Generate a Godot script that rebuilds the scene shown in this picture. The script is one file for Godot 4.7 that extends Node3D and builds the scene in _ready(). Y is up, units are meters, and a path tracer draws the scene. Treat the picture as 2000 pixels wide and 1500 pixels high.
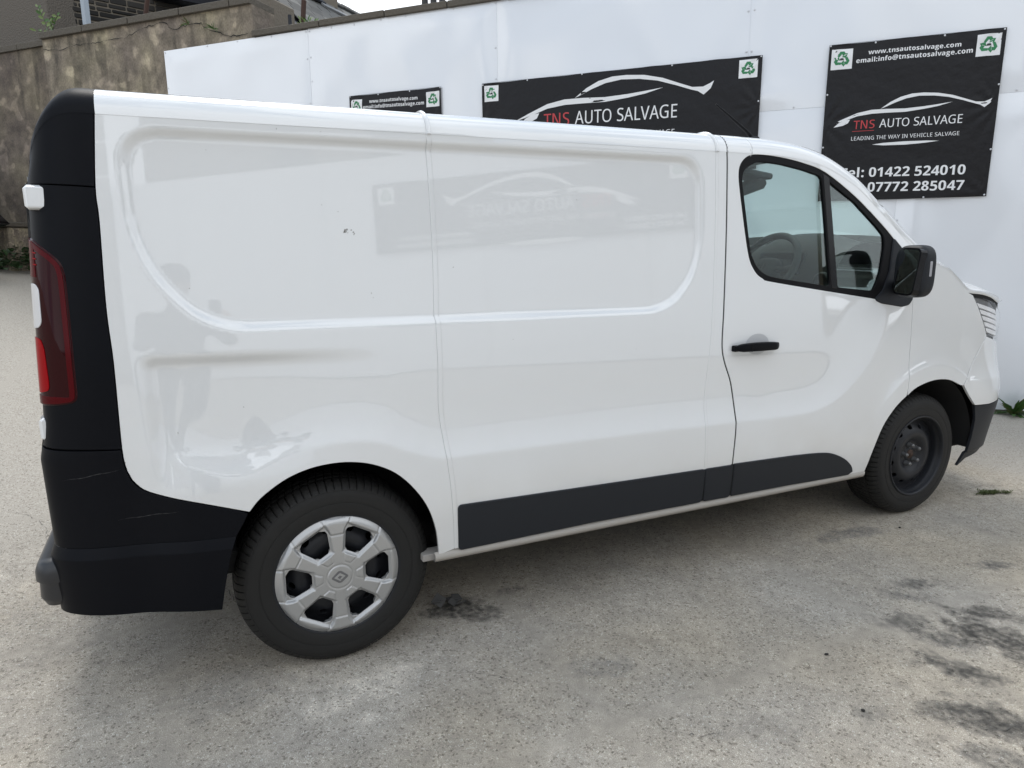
extends Node3D
# A white panel van parked in a salvage yard, beside a wall clad in white boards.

const WALL_AT := Vector3(6.02, 0, -1.211)
const WALL_ALONG := Vector3(0.6951, 0, 0.7189)
const WALL_OUT := Vector3(-0.7189, 0, 0.6951)
const SIDE_AT := Vector3(6.52, 0, 5.73)
const SIDE_ALONG := Vector3(-0.8638, 0, 0.5038)
const SIDE_OUT := Vector3(-0.5038, 0, -0.8638)
const VAN_BASE := Vector3(1.55, 0, -0.93)

var M := {}
var names := {}
var rng := RandomNumberGenerator.new()
var van: Node3D


# ---------------------------------------------------------------- mesh building
class MB:
	var v := PackedVector3Array()
	var n := PackedVector3Array()
	var t := PackedVector2Array()
	var t2 := PackedVector2Array()
	var c := PackedColorArray()
	var i := PackedInt32Array()
	var col := Color(1, 1, 1)
	var use_col := false
	var use_t2 := false

	func vert(p: Vector3, nn: Vector3, uv := Vector2.ZERO) -> int:
		v.append(p)
		n.append(nn)
		t.append(uv)
		if use_col:
			c.append(col)
		return v.size() - 1

	func tri(a: int, b: int, d: int) -> void:
		# Godot's front faces run clockwise: turn the triangle so that it agrees with its normals
		var g := (v[d] - v[a]).cross(v[b] - v[a])
		if g.dot(n[a] + n[b] + n[d]) >= 0.0:
			i.append(a); i.append(b); i.append(d)
		else:
			i.append(a); i.append(d); i.append(b)

	func quad(a: int, b: int, d: int, e: int) -> void:
		tri(a, b, d)
		tri(a, d, e)

	func face(pts: Array, nn: Vector3, uvs: Array = []) -> void:
		var k := []
		for j in pts.size():
			k.append(vert(pts[j], nn, uvs[j] if uvs.size() > j else Vector2(pts[j].x, pts[j].y)))
		for j in range(1, pts.size() - 1):
			tri(k[0], k[j], k[j + 1])

	# a box with chamfered, softly shaded edges
	func box(at: Vector3, size: Vector3, bev := 0.004, b := Basis.IDENTITY) -> void:
		var h := size * 0.5
		bev = minf(bev, minf(h.x, minf(h.y, h.z)) * 0.9)
		var ids := {}
		for sx in [-1, 1]:
			for sy in [-1, 1]:
				for sz in [-1, 1]:
					var s := Vector3(sx, sy, sz)
					for ax in 3:
						var p := h - Vector3(bev, bev, bev)
						p[ax] = h[ax]
						var nn := Vector3.ZERO
						nn[ax] = s[ax]
						ids[[sx, sy, sz, ax]] = vert(at + b * (p * s), b * nn, Vector2(p.x * s.x + p.z * s.z, p.y * s.y + 0.3 * p.z * s.z))
		for s in [-1, 1]:
			quad(ids[[s, -1, -1, 0]], ids[[s, 1, -1, 0]], ids[[s, 1, 1, 0]], ids[[s, -1, 1, 0]])
			quad(ids[[-1, s, -1, 1]], ids[[1, s, -1, 1]], ids[[1, s, 1, 1]], ids[[-1, s, 1, 1]])
			quad(ids[[-1, -1, s, 2]], ids[[1, -1, s, 2]], ids[[1, 1, s, 2]], ids[[-1, 1, s, 2]])
		for p in [-1, 1]:
			for q in [-1, 1]:
				quad(ids[[p, q, -1, 0]], ids[[p, q, 1, 0]], ids[[p, q, 1, 1]], ids[[p, q, -1, 1]])
				quad(ids[[p, -1, q, 0]], ids[[p, 1, q, 0]], ids[[p, 1, q, 2]], ids[[p, -1, q, 2]])
				quad(ids[[-1, p, q, 1]], ids[[1, p, q, 1]], ids[[1, p, q, 2]], ids[[-1, p, q, 2]])
				for r in [-1, 1]:
					tri(ids[[p, q, r, 0]], ids[[p, q, r, 1]], ids[[p, q, r, 2]])

	# grid of points [row][column] with smooth normals; hint: a point inside (normals point away from it) or a direction
	func grid(rows: Array, uvs: Array = [], flip := false) -> void:
		var h := rows.size()
		var w: int = rows[0].size()
		var base := v.size()
		for r in h:
			for q in w:
				var du: Vector3 = rows[r][mini(q + 1, w - 1)] - rows[r][maxi(q - 1, 0)]
				var dv: Vector3 = rows[mini(r + 1, h - 1)][q] - rows[maxi(r - 1, 0)][q]
				var nn := du.cross(dv).normalized()
				vert(rows[r][q], -nn if flip else nn, uvs[r][q] if uvs.size() else Vector2(q, r))
		for r in h - 1:
			for q in w - 1:
				var a := base + r * w + q
				quad(a, a + 1, a + w + 1, a + w)

	# tube along points with radii
	func tube(pts: Array, rad, sides := 8, caps := true) -> void:
		var base := v.size()
		var up := Vector3.UP
		for k in pts.size():
			var d: Vector3 = (pts[mini(k + 1, pts.size() - 1)] - pts[maxi(k - 1, 0)]).normalized()
			if absf(d.dot(up)) > 0.95:
				up = Vector3.RIGHT
			var sx := d.cross(up).normalized()
			var sy := sx.cross(d).normalized()
			up = sy
			var r: float = rad[k] if rad is Array else rad
			for s in sides + 1:
				var a := TAU * s / sides
				var o := sx * cos(a) + sy * sin(a)
				vert(pts[k] + o * r, o, Vector2(float(s) / sides, k))
		for k in pts.size() - 1:
			for s in sides:
				var a := base + k * (sides + 1) + s
				quad(a, a + 1, a + sides + 2, a + sides + 1)
		if caps:
			for e in [0, pts.size() - 1]:
				var d: Vector3 = (pts[0] - pts[1]).normalized() if e == 0 else (pts[e] - pts[e - 1]).normalized()
				var m := vert(pts[e], d)
				var first := v.size()
				for s in sides + 1:
					vert(v[base + e * (sides + 1) + s], d)
				for s in sides:
					tri(m, first + s, first + s + 1)

	# profile of (radius, height) turned about an axis
	func lathe(prof: Array, at: Vector3, b := Basis.IDENTITY, sides := 32) -> void:
		# the axis is b.y
		var base := v.size()
		for k in prof.size():
			var d: Vector2 = prof[mini(k + 1, prof.size() - 1)] - prof[maxi(k - 1, 0)]
			var nn := Vector2(d.y, -d.x).normalized()
			for s in sides + 1:
				var a := TAU * s / sides
				var o := Vector3(cos(a), 0, sin(a))
				vert(at + b * (o * prof[k].x + Vector3(0, prof[k].y, 0)), b * (o * nn.x + Vector3(0, nn.y, 0)), Vector2(float(s) / sides, prof[k].y))
		for k in prof.size() - 1:
			for s in sides:
				var a := base + k * (sides + 1) + s
				quad(a, a + 1, a + sides + 2, a + sides + 1)

	# superellipsoid
	func pebble(at: Vector3, r: Vector3, e := 0.5, b := Basis.IDENTITY, nu := 32, nv := 18) -> void:
		var base := v.size()
		for k in nv + 1:
			var ph := -PI / 2 + PI * k / nv
			for s in nu + 1:
				var th := TAU * s / nu
				var d := Vector3(cos(ph) * cos(th), sin(ph), cos(ph) * sin(th))
				var rho := pow(pow(absf(d.x), 2.0 / e) + pow(absf(d.y), 2.0 / e) + pow(absf(d.z), 2.0 / e), -e / 2.0)
				var p := d * rho
				var g := Vector3(signf(p.x) * pow(absf(p.x), 2.0 / e - 1.0) / r.x, signf(p.y) * pow(absf(p.y), 2.0 / e - 1.0) / r.y, signf(p.z) * pow(absf(p.z), 2.0 / e - 1.0) / r.z)
				vert(at + b * (p * r), (b * g).normalized())
		for k in nv:
			for s in nu:
				var a := base + k * (nu + 1) + s
				quad(a, a + 1, a + nu + 2, a + nu + 1)

	# flat polygon pushed out: outline in 2-D placed by f(Vector2, height)
	func prism(poly: PackedVector2Array, place: Callable, h0: float, h1: float, sides := true) -> void:
		var idx := Geometry2D.triangulate_polygon(poly)
		var nn: Vector3 = (place.call(poly[0], h1 + 0.01) - place.call(poly[0], h1)).normalized()
		var b0 := v.size()
		for q in poly:
			vert(place.call(q, h1), nn, q)
		for k in range(0, idx.size(), 3):
			tri(b0 + idx[k], b0 + idx[k + 1], b0 + idx[k + 2])
		if sides:
			var cw := Geometry2D.is_polygon_clockwise(poly)
			for k in poly.size():
				var a := poly[k]
				var b := poly[(k + 1) % poly.size()]
				var o := (b - a).orthogonal().normalized() * (1.0 if cw else -1.0) * -1.0
				var mid := (a + b) * 0.5
				var on: Vector3 = (place.call(mid + o * 0.001, h1) - place.call(mid, h1)).normalized()
				face([place.call(a, h0), place.call(b, h0), place.call(b, h1), place.call(a, h1)], on, [a, b, b, a])

	func moved(by: Vector3) -> void:
		for k in v.size():
			v[k] += by

	func mesh(m: Material) -> ArrayMesh:
		var a := []
		a.resize(Mesh.ARRAY_MAX)
		a[Mesh.ARRAY_VERTEX] = v
		a[Mesh.ARRAY_NORMAL] = n
		a[Mesh.ARRAY_TEX_UV] = t
		if use_col:
			a[Mesh.ARRAY_COLOR] = c
		if use_t2:
			a[Mesh.ARRAY_TEX_UV2] = t2
		a[Mesh.ARRAY_INDEX] = i
		var am := ArrayMesh.new()
		am.add_surface_from_arrays(Mesh.PRIMITIVE_TRIANGLES, a)
		am.surface_set_material(0, m)
		return am


# a surface given as a fine grid of points over (u, v), from which panels are cut
class Sheet:
	var u0: float
	var v0: float
	var du: float
	var w: int
	var h: int
	var p := PackedVector3Array()
	var nn := PackedVector3Array()

	func make(ua: float, ub: float, va: float, vb: float, step: float, f: Callable) -> void:
		u0 = ua; v0 = va; du = step
		w = int(ceil((ub - ua) / step)) + 1
		h = int(ceil((vb - va) / step)) + 1
		p.resize(w * h)
		nn.resize(w * h)
		for j in h:
			for i in w:
				p[j * w + i] = f.call(ua + i * step, va + j * step)
		for j in h:
			var ja := maxi(j - 1, 0) * w
			var jb := mini(j + 1, h - 1) * w
			for i in w:
				var a := p[j * w + mini(i + 1, w - 1)] - p[j * w + maxi(i - 1, 0)]
				nn[j * w + i] = a.cross(p[jb + i] - p[ja + i]).normalized()

	func at(q: Vector2) -> Array:
		var x := clampf((q.x - u0) / du, 0.0, w - 1.001)
		var y := clampf((q.y - v0) / du, 0.0, h - 1.001)
		var i := int(x)
		var j := int(y)
		var fx := x - i
		var fy := y - j
		var k := j * w + i
		return [p[k].lerp(p[k + 1], fx).lerp(p[k + w].lerp(p[k + w + 1], fx), fy), nn[k].lerp(nn[k + 1], fx).lerp(nn[k + w].lerp(nn[k + w + 1], fx), fy).normalized()]

	# cuts the polygon (with holes) out of the sheet, lifted by «lift», with a rounded rim of depth «rim»
	func cut(mb: MB, poly: PackedVector2Array, holes: Array = [], rim := 0.014, lift := 0.0, round := 0.0016, tint = null) -> void:
		var lo := poly[0]
		var hi := poly[0]
		for q in poly:
			lo = lo.min(q)
			hi = hi.max(q)
		var i0 := clampi(int(floor((lo.x - u0) / du)), 0, w - 2)
		var i1 := clampi(int(floor((hi.x - u0) / du)), 0, w - 2)
		var j0 := clampi(int(floor((lo.y - v0) / du)), 0, h - 2)
		var j1 := clampi(int(floor((hi.y - v0) / du)), 0, h - 2)
		var edge := {}
		for loop in [poly] + holes:
			for k in loop.size():
				var a: Vector2 = loop[k]
				var b: Vector2 = loop[(k + 1) % loop.size()]
				var m := int(ceil(a.distance_to(b) / (du * 0.3))) + 1
				for s in m:
					var q := a.lerp(b, float(s) / m)
					edge[Vector2i(int(floor((q.x - u0) / du)), int(floor((q.y - v0) / du)))] = true
		var ww := i1 - i0 + 2
		var inside := PackedByteArray()
		inside.resize(ww * (j1 - j0 + 2))
		var id := PackedInt32Array()
		id.resize(inside.size())
		id.fill(-1)
		for j in range(j0, j1 + 2):
			for i in range(i0, i1 + 2):
				var q := Vector2(u0 + i * du, v0 + j * du)
				var yes := Geometry2D.is_point_in_polygon(q, poly)
				if yes:
					for hole in holes:
						if Geometry2D.is_point_in_polygon(q, hole):
							yes = false
							break
				inside[(j - j0) * ww + i - i0] = 1 if yes else 0
		for j in range(j0, j1 + 1):
			for i in range(i0, i1 + 1):
				var k := (j - j0) * ww + i - i0
				var whole := inside[k] + inside[k + 1] + inside[k + ww] + inside[k + ww + 1]
				if edge.has(Vector2i(i, j)) or (whole > 0 and whole < 4):
					var cell := PackedVector2Array([Vector2(u0 + i * du, v0 + j * du), Vector2(u0 + (i + 1) * du, v0 + j * du), Vector2(u0 + (i + 1) * du, v0 + (j + 1) * du), Vector2(u0 + i * du, v0 + (j + 1) * du)])
					var bits: Array = Geometry2D.intersect_polygons(cell, poly)
					for hole in holes:
						var rest := []
						for bit in bits:
							rest.append_array(Geometry2D.clip_polygons(bit, hole))
						bits = rest
					for bit: PackedVector2Array in bits:
						var clean := PackedVector2Array()
						for q in bit:
							if clean.is_empty() or (q.distance_to(clean[-1]) > 0.00002 and q.distance_to(clean[0]) > 0.00002):
								clean.append(q)
						bit = clean
						if bit.size() < 3:
							continue
						var tr := Geometry2D.triangulate_polygon(bit)
						if tr.is_empty():
							for m in range(1, bit.size() - 1):
								tr.append_array(PackedInt32Array([0, m, m + 1]))
						var b0 := mb.v.size()
						for q in bit:
							var s := at(q)
							if tint:
								mb.col = tint.call(s[0])
							mb.vert(s[0] + s[1] * lift, s[1], q)
						for m in range(0, tr.size(), 3):
							mb.tri(b0 + tr[m], b0 + tr[m + 1], b0 + tr[m + 2])
				elif whole == 4:
					var c := [[i, j], [i + 1, j], [i + 1, j + 1], [i, j + 1]]
					var f := []
					for e in c:
						var kk: int = (e[1] - j0) * ww + e[0] - i0
						if id[kk] < 0:
							var g: int = e[1] * w + e[0]
							if tint:
								mb.col = tint.call(p[g])
							id[kk] = mb.vert(p[g] + nn[g] * lift, nn[g], Vector2(u0 + e[0] * du, v0 + e[1] * du))
						f.append(id[kk])
					mb.quad(f[0], f[1], f[2], f[3])
		if rim > 0.0:
			for n in 1 + holes.size():
				var loop: PackedVector2Array = poly if n == 0 else holes[n - 1]
				var out := -1.0 if Geometry2D.is_polygon_clockwise(loop) else 1.0
				if n > 0:
					out = -out
				var ring: Array = []
				var count := loop.size()
				for k in count:
					var a := loop[k]
					var b := loop[(k + 1) % count]
					var m := int(ceil(a.distance_to(b) / (du * 1.5)))
					var dir := (b - a).normalized()
					var prev := (a - loop[(k + count - 1) % count]).normalized()
					var next := (loop[(k + 2) % count] - b).normalized()
					for s in m:
						var f := float(s) / m
						var d := dir
						if s == 0:
							d = dir + prev if dir.dot(prev) > 0.6 else dir
						d = d.normalized()
						ring.append([a.lerp(b, f), Vector2(d.y, -d.x) * out])
					if m and dir.dot(next) <= 0.6:
						ring.append([b, Vector2(dir.y, -dir.x) * out])
				var b0 := mb.v.size()
				for e in ring:
					var s := at(e[0])
					var s2 := at(e[0] + e[1] * 0.004)
					var o: Vector3 = s2[0] - s[0]
					o = (o - s[1] * o.dot(s[1])).normalized()
					var q: Vector3 = s[0] + s[1] * lift
					if tint:
						mb.col = tint.call(s[0])
					mb.vert(q, s[1], e[0])
					mb.vert(q + o * round - s[1] * round, (o + s[1]).normalized(), e[0])
					mb.vert(q + o * round - s[1] * round * 1.2, o, e[0])
					mb.vert(q + o * round - s[1] * rim, o, e[0])
				for k in ring.size():
					var a := b0 + k * 4
					var b := b0 + ((k + 1) % ring.size()) * 4
					for r in 3:
						mb.quad(a + r, b + r, b + r + 1, a + r + 1)


# ---------------------------------------------------------------- nodes
func put(called: String, mb: MB, m: Material, parent: Node3D = null) -> MeshInstance3D:
	var o := MeshInstance3D.new()
	o.name = called
	if parent:
		var base := parent
		var off := Vector3.ZERO
		while base and base != self:
			off += base.position
			base = base.get_parent() as Node3D
		mb.moved(-off)
	o.mesh = mb.mesh(m)
	(parent if parent else self).add_child(o, true)
	return o


func thing(called: String, label: String, category: String, at := Vector3.ZERO, group := "") -> Node3D:
	var o := Node3D.new()
	o.name = called
	o.position = at
	o.set_meta("label", label)
	o.set_meta("category", category)
	if group:
		o.set_meta("group", group)
	add_child(o, true)
	return o


func tag(o: Node3D, label: String, category: String, group := "") -> Node3D:
	o.set_meta("label", label)
	o.set_meta("category", category)
	if group:
		o.set_meta("group", group)
	return o


func poly(a: Array) -> PackedVector2Array:
	var o := PackedVector2Array()
	for k in range(0, a.size(), 2):
		o.append(Vector2(a[k], a[k + 1]))
	return o


# a smooth open curve through points
func curve(pts: PackedVector2Array, n := 6) -> PackedVector2Array:
	var o := PackedVector2Array()
	for k in pts.size() - 1:
		var a := pts[maxi(k - 1, 0)]
		var d := pts[mini(k + 2, pts.size() - 1)]
		for s in n:
			o.append(pts[k].cubic_interpolate(pts[k + 1], a, d, float(s) / n))
	o.append(pts[-1])
	return o


func closed(pts: PackedVector2Array, n := 5) -> PackedVector2Array:
	var o := PackedVector2Array()
	var c := pts.size()
	for k in c:
		for s in n:
			o.append(pts[k].cubic_interpolate(pts[(k + 1) % c], pts[(k + c - 1) % c], pts[(k + 2) % c], float(s) / n))
	return o


func rev(a: PackedVector2Array) -> PackedVector2Array:
	var b := a.duplicate()
	b.reverse()
	return b


func rounded(pts: PackedVector2Array, r: float, n := 5) -> PackedVector2Array:
	var o := PackedVector2Array()
	var c := pts.size()
	for k in c:
		var p := pts[k]
		var a := pts[(k + c - 1) % c]
		var b := pts[(k + 1) % c]
		var ra := minf(r, p.distance_to(a) * 0.45)
		var rb := minf(r, p.distance_to(b) * 0.45)
		var pa := p + (a - p).normalized() * ra
		var pb := p + (b - p).normalized() * rb
		for s in n + 1:
			var t := float(s) / n
			o.append(pa.lerp(p, t).lerp(p.lerp(pb, t), t))
	return o


func sstep(a: float, b: float, x: float) -> float:
	var t := clampf((x - a) / (b - a), 0.0, 1.0)
	return t * t * (3.0 - 2.0 * t)


func table(t: PackedVector2Array, x: float) -> float:
	if x <= t[0].x:
		return t[0].y
	for k in t.size() - 1:
		if x <= t[k + 1].x:
			return lerpf(t[k].y, t[k + 1].y, (x - t[k].x) / (t[k + 1].x - t[k].x))
	return t[-1].y


func lin(r: float, g: float, b: float) -> Color:
	return Color(r, g, b).linear_to_srgb()


func mat(called: String, c: Color, rough := 0.6, metal := 0.0, spec := 0.5) -> StandardMaterial3D:
	var m := StandardMaterial3D.new()
	m.resource_name = called
	m.albedo_color = c
	m.roughness = rough
	m.metallic = metal
	m.metallic_specular = spec
	M[called] = m
	return m


func noise(freq: float, octaves := 3, s := 1, kind := FastNoiseLite.TYPE_SIMPLEX_SMOOTH) -> FastNoiseLite:
	var f := FastNoiseLite.new()
	f.seed = s
	f.noise_type = kind
	f.frequency = freq
	f.fractal_octaves = octaves
	if octaves < 2:
		f.fractal_type = FastNoiseLite.FRACTAL_NONE
	return f


func bump(m: StandardMaterial3D, f: FastNoiseLite, cm: float, size := 512) -> void:
	var im := f.get_seamless_image(size, size)
	m.heightmap_enabled = true
	m.heightmap_texture = ImageTexture.create_from_image(im)
	m.heightmap_scale = cm


func WP(s: float, y: float, n := 0.0) -> Vector3:
	return WALL_AT + WALL_ALONG * s + WALL_OUT * n + Vector3(0, y, 0)


# ---------------------------------------------------------------- the scene
func _ready() -> void:
	rng.seed = 7
	var cam := Camera3D.new()
	cam.name = "camera"
	cam.transform = Transform3D(Basis(Vector3(0.903563, -0.007285, 0.428392), Vector3(0.088443, 0.981493, -0.169853), Vector3(-0.419227, 0.191361, 0.887485)).orthonormalized(), Vector3(-0.3663, 1.4217, 2.1894))
	cam.fov = 60.07
	cam.near = 0.05
	cam.far = 400.0
	cam.current = true
	add_child(cam)

	var around := WorldEnvironment.new()
	around.name = "world_environment"
	var env := Environment.new()
	env.background_mode = Environment.BG_SKY
	env.sky = Sky.new()
	env.sky.sky_material = cloudy_sky()
	env.background_energy_multiplier = 0.88
	env.tonemap_mode = Environment.TONE_MAPPER_LINEAR
	env.tonemap_exposure = 1.12
	env.sdfgi_enabled = true
	env.ssao_enabled = true
	env.ssil_enabled = true
	around.environment = env
	add_child(around)

	var sun := DirectionalLight3D.new()
	sun.name = "sun"
	sun.light_color = Color(1.0, 0.975, 0.94)
	sun.light_energy = 0.52
	sun.light_angular_distance = 24.0
	sun.shadow_enabled = true
	sun.look_at_from_position(Vector3(0.4, 7.0, -4.0), Vector3.ZERO)
	add_child(sun)

	make_materials()
	build_ground()
	build_boundary_wall()
	build_cladding()
	build_houses()
	build_far_side()
	build_van()
	build_banners()
	build_parked_car()
	build_plants()
	build_litter()
	build_photographer()


func cloudy_sky() -> PanoramaSkyMaterial:
	var w := 1024
	var h := 512
	var a := noise(0.006, 5, 11).get_seamless_image(w, h)
	var b := noise(0.018, 4, 12).get_seamless_image(w, h)
	a.convert(Image.FORMAT_L8)
	b.convert(Image.FORMAT_L8)
	var da := a.get_data()
	var db := b.get_data()
	var out := PackedFloat32Array()
	out.resize(w * h * 3)
	var cloud := Color(0.985, 1.03, 1.085)
	var gap := Color(0.60, 0.76, 1.0)
	var ground := Color(0.28, 0.27, 0.26)
	for y in h:
		var el := 90.0 - 180.0 * (y + 0.5) / h
		var lift := lerpf(1.12, 1.28, clampf(el / 60.0, 0.0, 1.0))
		for x in w:
			var k := y * w + x
			var d := (da[k] * 0.72 + db[k] * 0.28) / 255.0
			var f := smoothstep(0.36, 0.56, d)
			var c := gap.lerp(cloud, f) * lift * (0.62 + 0.76 * smoothstep(0.27, 0.70, d))
			if el < 0.0:
				c = c.lerp(ground, clampf(-el / 3.0, 0.0, 1.0))
			out[k * 3] = c.r
			out[k * 3 + 1] = c.g
			out[k * 3 + 2] = c.b
	var m := PanoramaSkyMaterial.new()
	m.panorama = ImageTexture.create_from_image(Image.create_from_data(w, h, false, Image.FORMAT_RGBF, out.to_byte_array()))
	return m


func make_materials() -> void:
	var p := mat("white_paint", lin(0.775, 0.785, 0.785), 0.03, 0.0, 0.60)
	p.vertex_color_use_as_albedo = true
	p.clearcoat_enabled = true
	p.clearcoat = 1.0
	p.clearcoat_roughness = 0.0
	var bp := mat("black_plastic", lin(0.0050, 0.0056, 0.0078), 0.40, 0.0, 0.22)
	bump(bp, noise(0.35, 2, 3), 0.012, 256)
	bp.uv1_scale = Vector3(6, 6, 6)
	bp.vertex_color_use_as_albedo = false
	var rp := mat("grey_plastic", lin(0.018, 0.020, 0.024), 0.48, 0.0, 0.35)
	bump(rp, noise(0.35, 2, 4), 0.012, 256)
	rp.uv1_scale = Vector3(6, 6, 6)
	var sp := mat("skylit_plastic", lin(0.022, 0.023, 0.026), 0.36, 0.0, 0.5)  # bumper plastic made paler, with sky light put into its colour
	sp.heightmap_enabled = false
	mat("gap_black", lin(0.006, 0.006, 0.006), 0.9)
	mat("liner_black", lin(0.010, 0.010, 0.010), 0.95)
	mat("seal_rubber", lin(0.007, 0.007, 0.008), 0.5, 0.0, 0.25)
	mat("gloss_black", lin(0.007, 0.007, 0.008), 0.16, 0.0, 0.35)
	var ty := mat("tyre_rubber", lin(0.0185, 0.0180, 0.0172), 0.58, 0.0, 0.36)
	bump(ty, noise(0.12, 3, 5), 0.03, 256)
	ty.uv1_scale = Vector3(3, 3, 3)
	mat("steel_black", lin(0.015, 0.016, 0.019), 0.42, 0.0, 0.4)
	mat("rust", lin(0.045, 0.025, 0.016), 0.8)
	mat("nut_steel", lin(0.16, 0.16, 0.16), 0.4, 0.6)
	var hc := mat("hubcap_silver", lin(0.44, 0.44, 0.435), 0.34, 0.55)
	hc.clearcoat_enabled = true
	hc.clearcoat = 0.6
	hc.clearcoat_roughness = 0.15
	mat("badge_grey", lin(0.20, 0.20, 0.21), 0.3, 0.6)
	var g := mat("tinted_glass", lin(0.62, 0.80, 0.76), 0.0)
	g.albedo_color.a = 0.0
	g.refraction_enabled = true
	g.refraction_scale = 0.05
	var ws := mat("windscreen_glass", Color(0.30, 0.42, 0.39, 0.10), 0.0)
	ws.transparency = BaseMaterial3D.TRANSPARENCY_ALPHA
	var lc := mat("clear_lens", Color(0.8, 0.82, 0.84, 0.05), 0.02)
	lc.transparency = BaseMaterial3D.TRANSPARENCY_ALPHA
	var rl := mat("red_lens", lin(0.075, 0.0015, 0.004), 0.12, 0.0, 0.25)
	var rb := mat("bright_red_lens", lin(0.30, 0.003, 0.006), 0.12, 0.0, 0.22)
	var rd := mat("dark_red_lens", lin(0.026, 0.0012, 0.0025), 0.02, 0.0, 0.30)
	mat("reflector_white", lin(0.72, 0.72, 0.73), 0.2, 0.25)
	mat("joint_dirt", lin(0.085, 0.072, 0.055), 0.9)
	mat("chrome", lin(0.8, 0.8, 0.8), 0.06, 1.0)
	mat("mirror_silver", lin(0.55, 0.58, 0.58), 0.0, 1.0)
	mat("lamp_slat", lin(0.86, 0.86, 0.87), 0.3)
	mat("lamp_back", lin(0.10, 0.105, 0.11), 0.35)
	mat("cab_dark", lin(0.013, 0.0135, 0.014), 0.75)
	mat("cab_grey", lin(0.05, 0.052, 0.054), 0.7)
	mat("cab_light", lin(0.33, 0.33, 0.32), 0.85)
	mat("seat_cloth", lin(0.03, 0.03, 0.032), 0.95)
	mat("dirt_grey", lin(0.33, 0.31, 0.285), 0.8)
	mat("sealer", lin(0.40, 0.375, 0.34), 0.6)
	mat("scuff", lin(0.05, 0.05, 0.05), 0.7)
	mat("scratch_grey", lin(0.30, 0.29, 0.27), 0.8)
	mat("screw_white", lin(0.62, 0.63, 0.65), 0.35)
	mat("banner_white", lin(0.78, 0.78, 0.78), 0.5)
	mat("banner_red", lin(0.50, 0.045, 0.050), 0.5)
	mat("banner_green", lin(0.025, 0.20, 0.075), 0.5)
	mat("banner_ink", lin(0.03, 0.03, 0.03), 0.5)
	var bb := mat("banner_black", lin(0.010, 0.0095, 0.011), 0.40, 0.0, 0.36)
	bump(bb, noise(0.03, 3, 31), 0.25, 512)
	bb.uv1_scale = Vector3(0.8, 0.8, 0.8)
	var cl := mat("cladding_white", lin(0.77, 0.79, 0.82), 0.14, 0.0, 0.72)
	cl.clearcoat_enabled = true
	cl.clearcoat = 0.8
	cl.clearcoat_roughness = 0.12
	mat("timber_edge", lin(0.11, 0.085, 0.06), 0.85)
	mat("galvanised", lin(0.32, 0.36, 0.40), 0.5, 0.3)
	mat("rusty_post", lin(0.055, 0.028, 0.020), 0.85)
	mat("slate_dark", lin(0.055, 0.055, 0.052), 0.75)
	mat("slate_mid", lin(0.095, 0.094, 0.088), 0.8)
	mat("slate_pale", lin(0.15, 0.148, 0.138), 0.8)
	mat("lead_grey", lin(0.20, 0.205, 0.21), 0.6)
	mat("stone_wall", lin(0.26, 0.245, 0.215), 0.9)
	mat("fascia_dark", lin(0.012, 0.014, 0.02), 0.6)
	mat("frame_white", lin(0.62, 0.66, 0.70), 0.5)
	for k in 4:
		var t := 0.011 + 0.010 * k
		mat("sooty_stone_%d" % k, lin(t * 1.1, t, t * 0.88), 0.9)
	var mo := mat("mortar", lin(0.165, 0.142, 0.112), 0.95)
	bump(mo, noise(0.1, 3, 41), 0.6, 256)
	mat("leaf_green", lin(0.055, 0.125, 0.028), 0.55)
	mat("leaf_pale", lin(0.16, 0.22, 0.075), 0.55)
	mat("leaf_dark", lin(0.030, 0.062, 0.020), 0.6)
	mat("leaf_olive", lin(0.085, 0.105, 0.030), 0.7)
	mat("fern_dry", lin(0.10, 0.075, 0.03), 0.8)
	for key in ["leaf_green", "leaf_pale", "leaf_dark", "leaf_olive"]:
		M[key].backlight_enabled = true
		M[key].backlight = Color(0.10, 0.16, 0.05)
	mat("stem_green", lin(0.06, 0.08, 0.03), 0.7)
	mat("car_black", lin(0.008, 0.008, 0.010), 0.2)
	mat("cloth_dark", lin(0.018, 0.019, 0.022), 0.9)
	mat("skin", lin(0.42, 0.25, 0.18), 0.6)
	mat("ash_grey", lin(0.09, 0.088, 0.085), 0.95)
	mat("crack_grey", lin(0.10, 0.095, 0.088), 0.95)
	mat("pebble_dark", lin(0.03, 0.028, 0.026), 0.9)


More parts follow.
